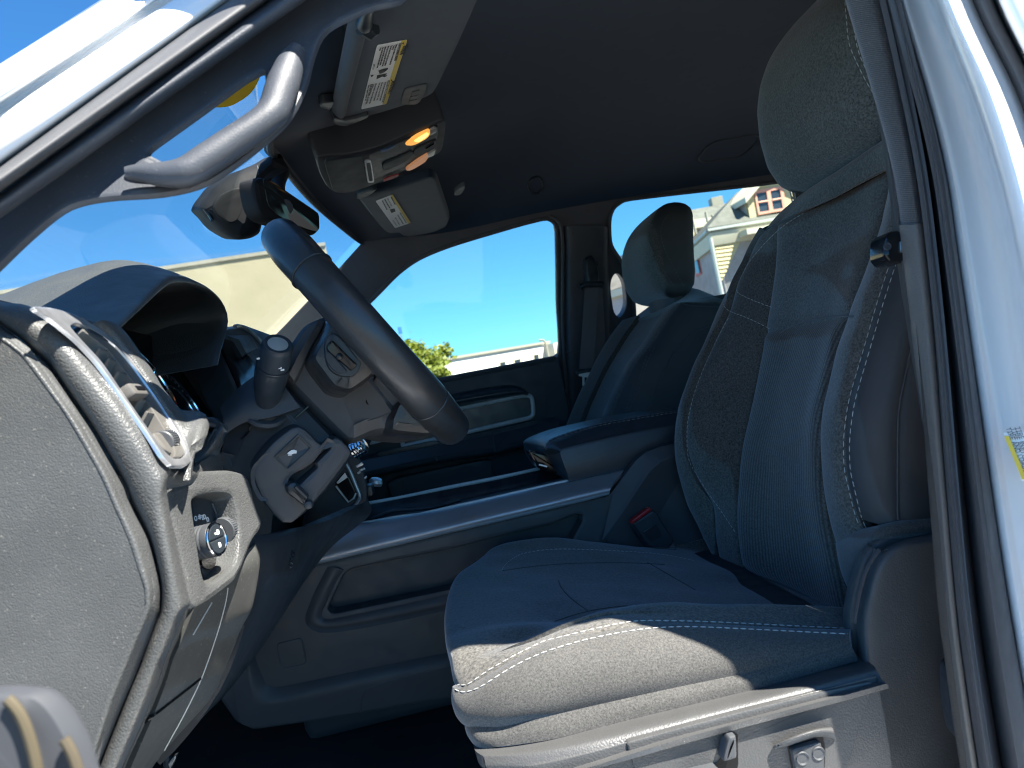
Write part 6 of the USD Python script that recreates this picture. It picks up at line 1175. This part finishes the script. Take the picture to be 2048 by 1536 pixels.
cr_ = Pp(rk_, .0005); sc.part('rocker', sheet([lerp(cr_[0], cr_[1], 0)[None].repeat(1, 0).tolist() + [lerp(cr_[0], cr_[3], .5) - Pn * .0022, cr_[3]], [lerp(cr_[0], cr_[1], .5) + Pn * .0012, lerp(lerp(cr_[0], cr_[1], .5), lerp(cr_[3], cr_[2], .5), .5) - Pn * .0006, lerp(cr_[3], cr_[2], .5) + Pn * .0012], [cr_[1], lerp(cr_[1], cr_[2], .5) - Pn * .0022, cr_[2]]], 5, 5, .003), M['plastic'], under=bz_)
ft = [z5(*p) for p in ((555, 632), (580, 612), (610, 592), (640, 588), (672, 600), (668, 632), (640, 632), (618, 640), (572, 640))]
sc.part('pedal_icon', plate(Pp(ft, .0022), .0012, 0, n=Pn), M['print_white'], under=bz_)
sc.part('pedal_icon', plate(Pp([z5(*p) for p in ((565, 646), (612, 642), (612, 656), (570, 658))], .0022), .0012, 0, n=Pn), M['print_white'], under=bz_)
sc.part('indicator_slot', plate(Pp([z5(*p) for p in ((655, 545), (675, 527), (725, 572), (703, 590))], .0022), .0008, 0, n=Pn), M['plastic_grey'], under=bz_)
lvp = [z5(*p) for p in ((545, 1020), (610, 972), (655, 965), (812, 1110), (822, 1150), (775, 1245), (735, 1240), (560, 1105))]
lv = sc.part('tilt_lever', plate(rounded(Pp(lvp, .012), 5, .2), .022, .005, n=Pn), M['plastic_smooth'])
sc.part('lever_ridge', tube(Pp([z5(655, 1020), z5(790, 1150)], .0125), .003, 8), M['plastic_smooth'], under=lv)
sc.part('lever_tip', rbox(Pp([z5(812, 1235)], .008)[0], (.010, .014, .010), .004), M['plastic_grey'], under=lv)
for pts in ([(498, 815), (499, 838), (498, 862), (482, 877)], [(618, 812), (600, 828), (585, 841), (574, 845), (563, 840), (552, 828)]):
    sc.part('shroud_seam', tube(spl(W(pts, .8605), 16), .0010, 6), M['gloss_black'], under=cs_)
tp_ = [[PY(*p, y) for p, y in (((440, 815), .88), ((470, 782), .885), ((512, 750), .89), ((545, 735), .90))], [PY(*p, y) for p, y in (((446, 838), .85), ((480, 812), .85), ((520, 790), .855), ((566, 768), .862))], [PY(*p, y) for p, y in (((452, 868), .848), ((490, 845), .846), ((540, 835), .846), ((600, 815), .853))]]
sc.part('upper_shroud', sheet(tp_, 5, 5, .006), M['plastic_grey'])
# stalk
sk = spl(np.array([PY(532, 826, .868), PY(534, 805, .857), PY(539, 770, .840), PY(545, 738, .826), PY(547, 730, .822)]), 24)
st_ = sc.part('stalk', tube(sk, np.interp(np.linspace(0, 1, 24), [0, .25, .55, .85, 1], [.0100, .0130, .0172, .0188, .0186]), 28), M['plastic_smooth'])
e_ = PY(547, 730, .822); f_ = PY(556, 687, .800); dsk = (f_ - e_) / np.linalg.norm(f_ - e_); Lk = np.linalg.norm(f_ - e_)
sc.part('stalk_barrel', revolve([(.0172, -.002), (.0172, Lk * .2), (.0174, Lk * .25), (.0172, Lk * .8), (.0168, Lk * .9), (.0158, Lk * .97), (.0150, Lk), (.0128, Lk * 1.0), (.0118, Lk * .985), (.0001, Lk * .99)], e_, dsk, 40), M['plastic'], under=st_)
sc.part('stalk_cap', revolve([(.0001, -.003), (.0116, -.003), (.0118, Lk * 0), (.0108, .0012), (.0001, .0016)], f_ - dsk * .0015, dsk, 36), M['stalk_cap'], under=st_)
sc.part('stalk_ring', revolve([(.0170, -.0015), (.0190, -.0015), (.0192, 0), (.0186, .0012), (.0170, .0012)], e_, dsk, 40), M['plastic_smooth'], under=st_)
for p in ((515, 719), (571, 742), (566, 738)): sc.part('stalk_mark', rbox(PY(p[0] - 6 if p[0] > 560 else p[0] + 2, p[1] - 2, .8045), (.004, .0008, .002), .0003), M['print_white'], under=st_)
bn = sk[4] - sk[0]; bn /= np.linalg.norm(bn)
sc.part('stalk_base', revolve([(.016, -.004), (.024, -.003), (.0255, .001), (.023, .004), (.018, .003), (.016, -.001)], PY(533, 826, .862), bn, 40), M['plastic_grey'], under=st_)
sc.part('stalk_boot', revolve([(.0001, -.002), (.0165, -.002), (.014, .004), (.0115, .010)], PY(533, 826, .864), bn, 32), M['plastic_grey'], under=st_)

# ================================================================ steering wheel
wc_ = np.array([-.0555, .92, 1.3965]); wa = np.array([.862, 0, .507]); w1_ = np.array([0, 1.0, 0]); w2_ = np.cross(wa, w1_); w2_ = w2_ if w2_[2] > 0 else -w2_
sw_ = Thing('steering_wheel', 'black leather steering wheel with switch on its near spoke', 'steering wheel', wc_)
RW, rw_ = .1585, .0225
th = np.linspace(0, 2 * np.pi, 121); cir = lambda t, R=RW: wc_ + R * (np.cos(t)[..., None] * w1_ + np.sin(t)[..., None] * w2_)
pth = cir(th); pth[-1] = pth[0]
tt = np.linspace(0, 2 * np.pi, 20, endpoint=False); Ls = []
for t in th:
    er = math.cos(t) * w1_ + math.sin(t) * w2_; lump = 1 + .06 * math.exp(-((abs(((t - math.pi + math.pi) % (2 * math.pi)) - math.pi) - .75) / .22) ** 2)
    Ls.append(wc_ + RW * er + rw_ * lump * (np.cos(tt)[:, None] * er * .92 + np.sin(tt)[:, None] * wa * 1.04))
rimw = sw_.part('rim', loft(Ls, caps=False), M['wheel_leather'], smooth=True)
q9 = np.linspace(math.radians(95), math.radians(262), 80)
sw_.part('rim_joint', tube(np.array([wc_ + RW * (math.cos(t) * w1_ + math.sin(t) * w2_) + (rw_ + .0002) * (-.80 * .92 * (math.cos(t) * w1_ + math.sin(t) * w2_) - .62 * wa * 1.04) for t in q9]), .0008, 5), M['thread_dark'], under=rimw)
def ring_at(px, py, dr=.0006):
    best = min(np.linspace(math.pi / 2, 3 * math.pi / 2, 400), key=lambda t: np.linalg.norm(np.array(projpx(cir(np.array([t]))[0])) - [px, py]))
    er = math.cos(best) * w1_ + math.sin(best) * w2_; c = wc_ + RW * er; q = np.linspace(0, 2 * np.pi, 30)
    return best, c + (rw_ + dr) * 1.0 * (np.cos(q)[:, None] * er * .94 + np.sin(q)[:, None] * wa * 1.06)
def projpx(p):
    d = np.asarray(p, float) - EYE; f = d @ cF; u, v = FPX * (d @ cR) / f, FPX * (d @ cU) / f; return 1024 + u * RC - v * RS, 768 - (u * RS + v * RC)
for px, py in ((622, 545), (845, 815)):
    b_, c_ = ring_at(px, py); sw_.part('rim_seam', tube(c_, .0010, 6), M['plastic_smooth'], under=rimw)
def hubp(pts, Y, n=(.30, -.95, .05), thick=.05, bevel=.01, rad=.3): return plate(rounded(W(pts, Y), 5, rad) if rad else spl(W(pts, Y), 90, True), thick, bevel, n=n)
sw_.part('hub_cover', hubp([(611, 647), (640, 632), (666, 624), (720, 680), (775, 742), (806, 803), (860, 835), (872, 850), (866, 875), (798, 871), (779, 865), (752, 867), (712, 886), (690, 880), (640, 830), (567, 756), (578, 695)], .858, thick=.13, bevel=.02), M['plastic_grey'])
sw_.part('column_collar', hubp([(570, 752), (579, 697), (611, 648), (640, 634), (660, 640), (622, 706), (592, 770)], .852, thick=.10, bevel=.012), M['plastic_grey'])
sp1 = sw_.part('spoke', hubp([(668, 620), (700, 640), (745, 690), (772, 722), (760, 740), (738, 760), (709, 780), (684, 780), (664, 770), (645, 746), (627, 720), (634, 695), (652, 660)], .803, thick=.07, bevel=.013, rad=None), M['wheel_leather'])
zA = lambda x, y: (420 + x * .1953, 560 + y * .1953)
rg = [zA(*p) for p in ((1180, 760), (1180, 640), (1230, 560), (1290, 550), (1390, 640), (1540, 820), (1550, 870), (1500, 960), (1400, 990), (1290, 960), (1210, 880))]
sr = sw_.part('switch_bezel', hubp(rg, .8005, thick=.006, bevel=.002, rad=None), M['plastic_smooth'], under=sp1)
sw_.part('rocker_switch', hubp([zA(*p) for p in ((1205, 660), (1240, 620), (1290, 640), (1490, 840), (1500, 880), (1460, 920), (1420, 905), (1210, 720))], .797, thick=.006, bevel=.0025, rad=None), M['gloss_black'], under=sp1)
sw_.part('rocker_lower', hubp([zA(*p) for p in ((1185, 745), (1230, 740), (1400, 920), (1370, 950), (1290, 940), (1215, 860))], .7985, thick=.004, bevel=.0015, rad=None), M['plastic'], under=sp1)
sw_.part('rocker_nub', revolve([(.0001, .0018), (.003, .001), (.0038, 0), (.0038, -.003)], PY(*zA(1330, 780), .7965), (.3, -.95, .05), 20), M['plastic_smooth'], under=sp1)
sp2 = sw_.part('spoke', hubp([(796, 806), (806, 797), (827, 792), (858, 828), (871, 845), (867, 873), (800, 867), (781, 862), (783, 837)], .835, thick=.07, bevel=.012), M['wheel_leather'])
sw_.part('airbag_cover', hubp([(752, 755), (764, 728), (800, 762), (832, 796), (806, 804)], .845, n=(.55, -.7, .45), thick=.03, bevel=.004, rad=.15), M['plastic_grey'])
P = spl(W([(812, 800), (822, 806), (838, 818), (852, 832), (860, 842)], .834), 14)
sw_.part('stitching', stitches(P, .004, .003, .0009), M['thread_dark'], under=sp2, kind='stuff', smooth=False)
P = spl(W([(745, 748), (752, 738), (760, 728)], .80), 10); sw_.part('stitching', stitches(P, .004, .003, .0008), M['thread_dark'], under=sp1, kind='stuff', smooth=False)
sw_.part('screw_hole', revolve([(.0001, -.0006), (.0030, -.0006), (.0038, .0004), (.0044, 0)], PY(739, 803, .8568), (.3, -.95, .05), 20), M['gloss_black'])
# pedal glimpsed under the dash
pdl = Thing('floor_pedal', 'small metal edged pedal under the dashboard', 'pedal', PY(345, 1515, .98))
pdl.part('arm', tube(W([(328, 1495), (334, 1515), (340, 1560)], .98), .006, 8), M['plastic'])
pdl.part('pad', plate(rounded(W([(334, 1530), (345, 1515), (353, 1512), (348, 1525), (340, 1540)], .97), 4, .2), .01, .002), M['steel'])
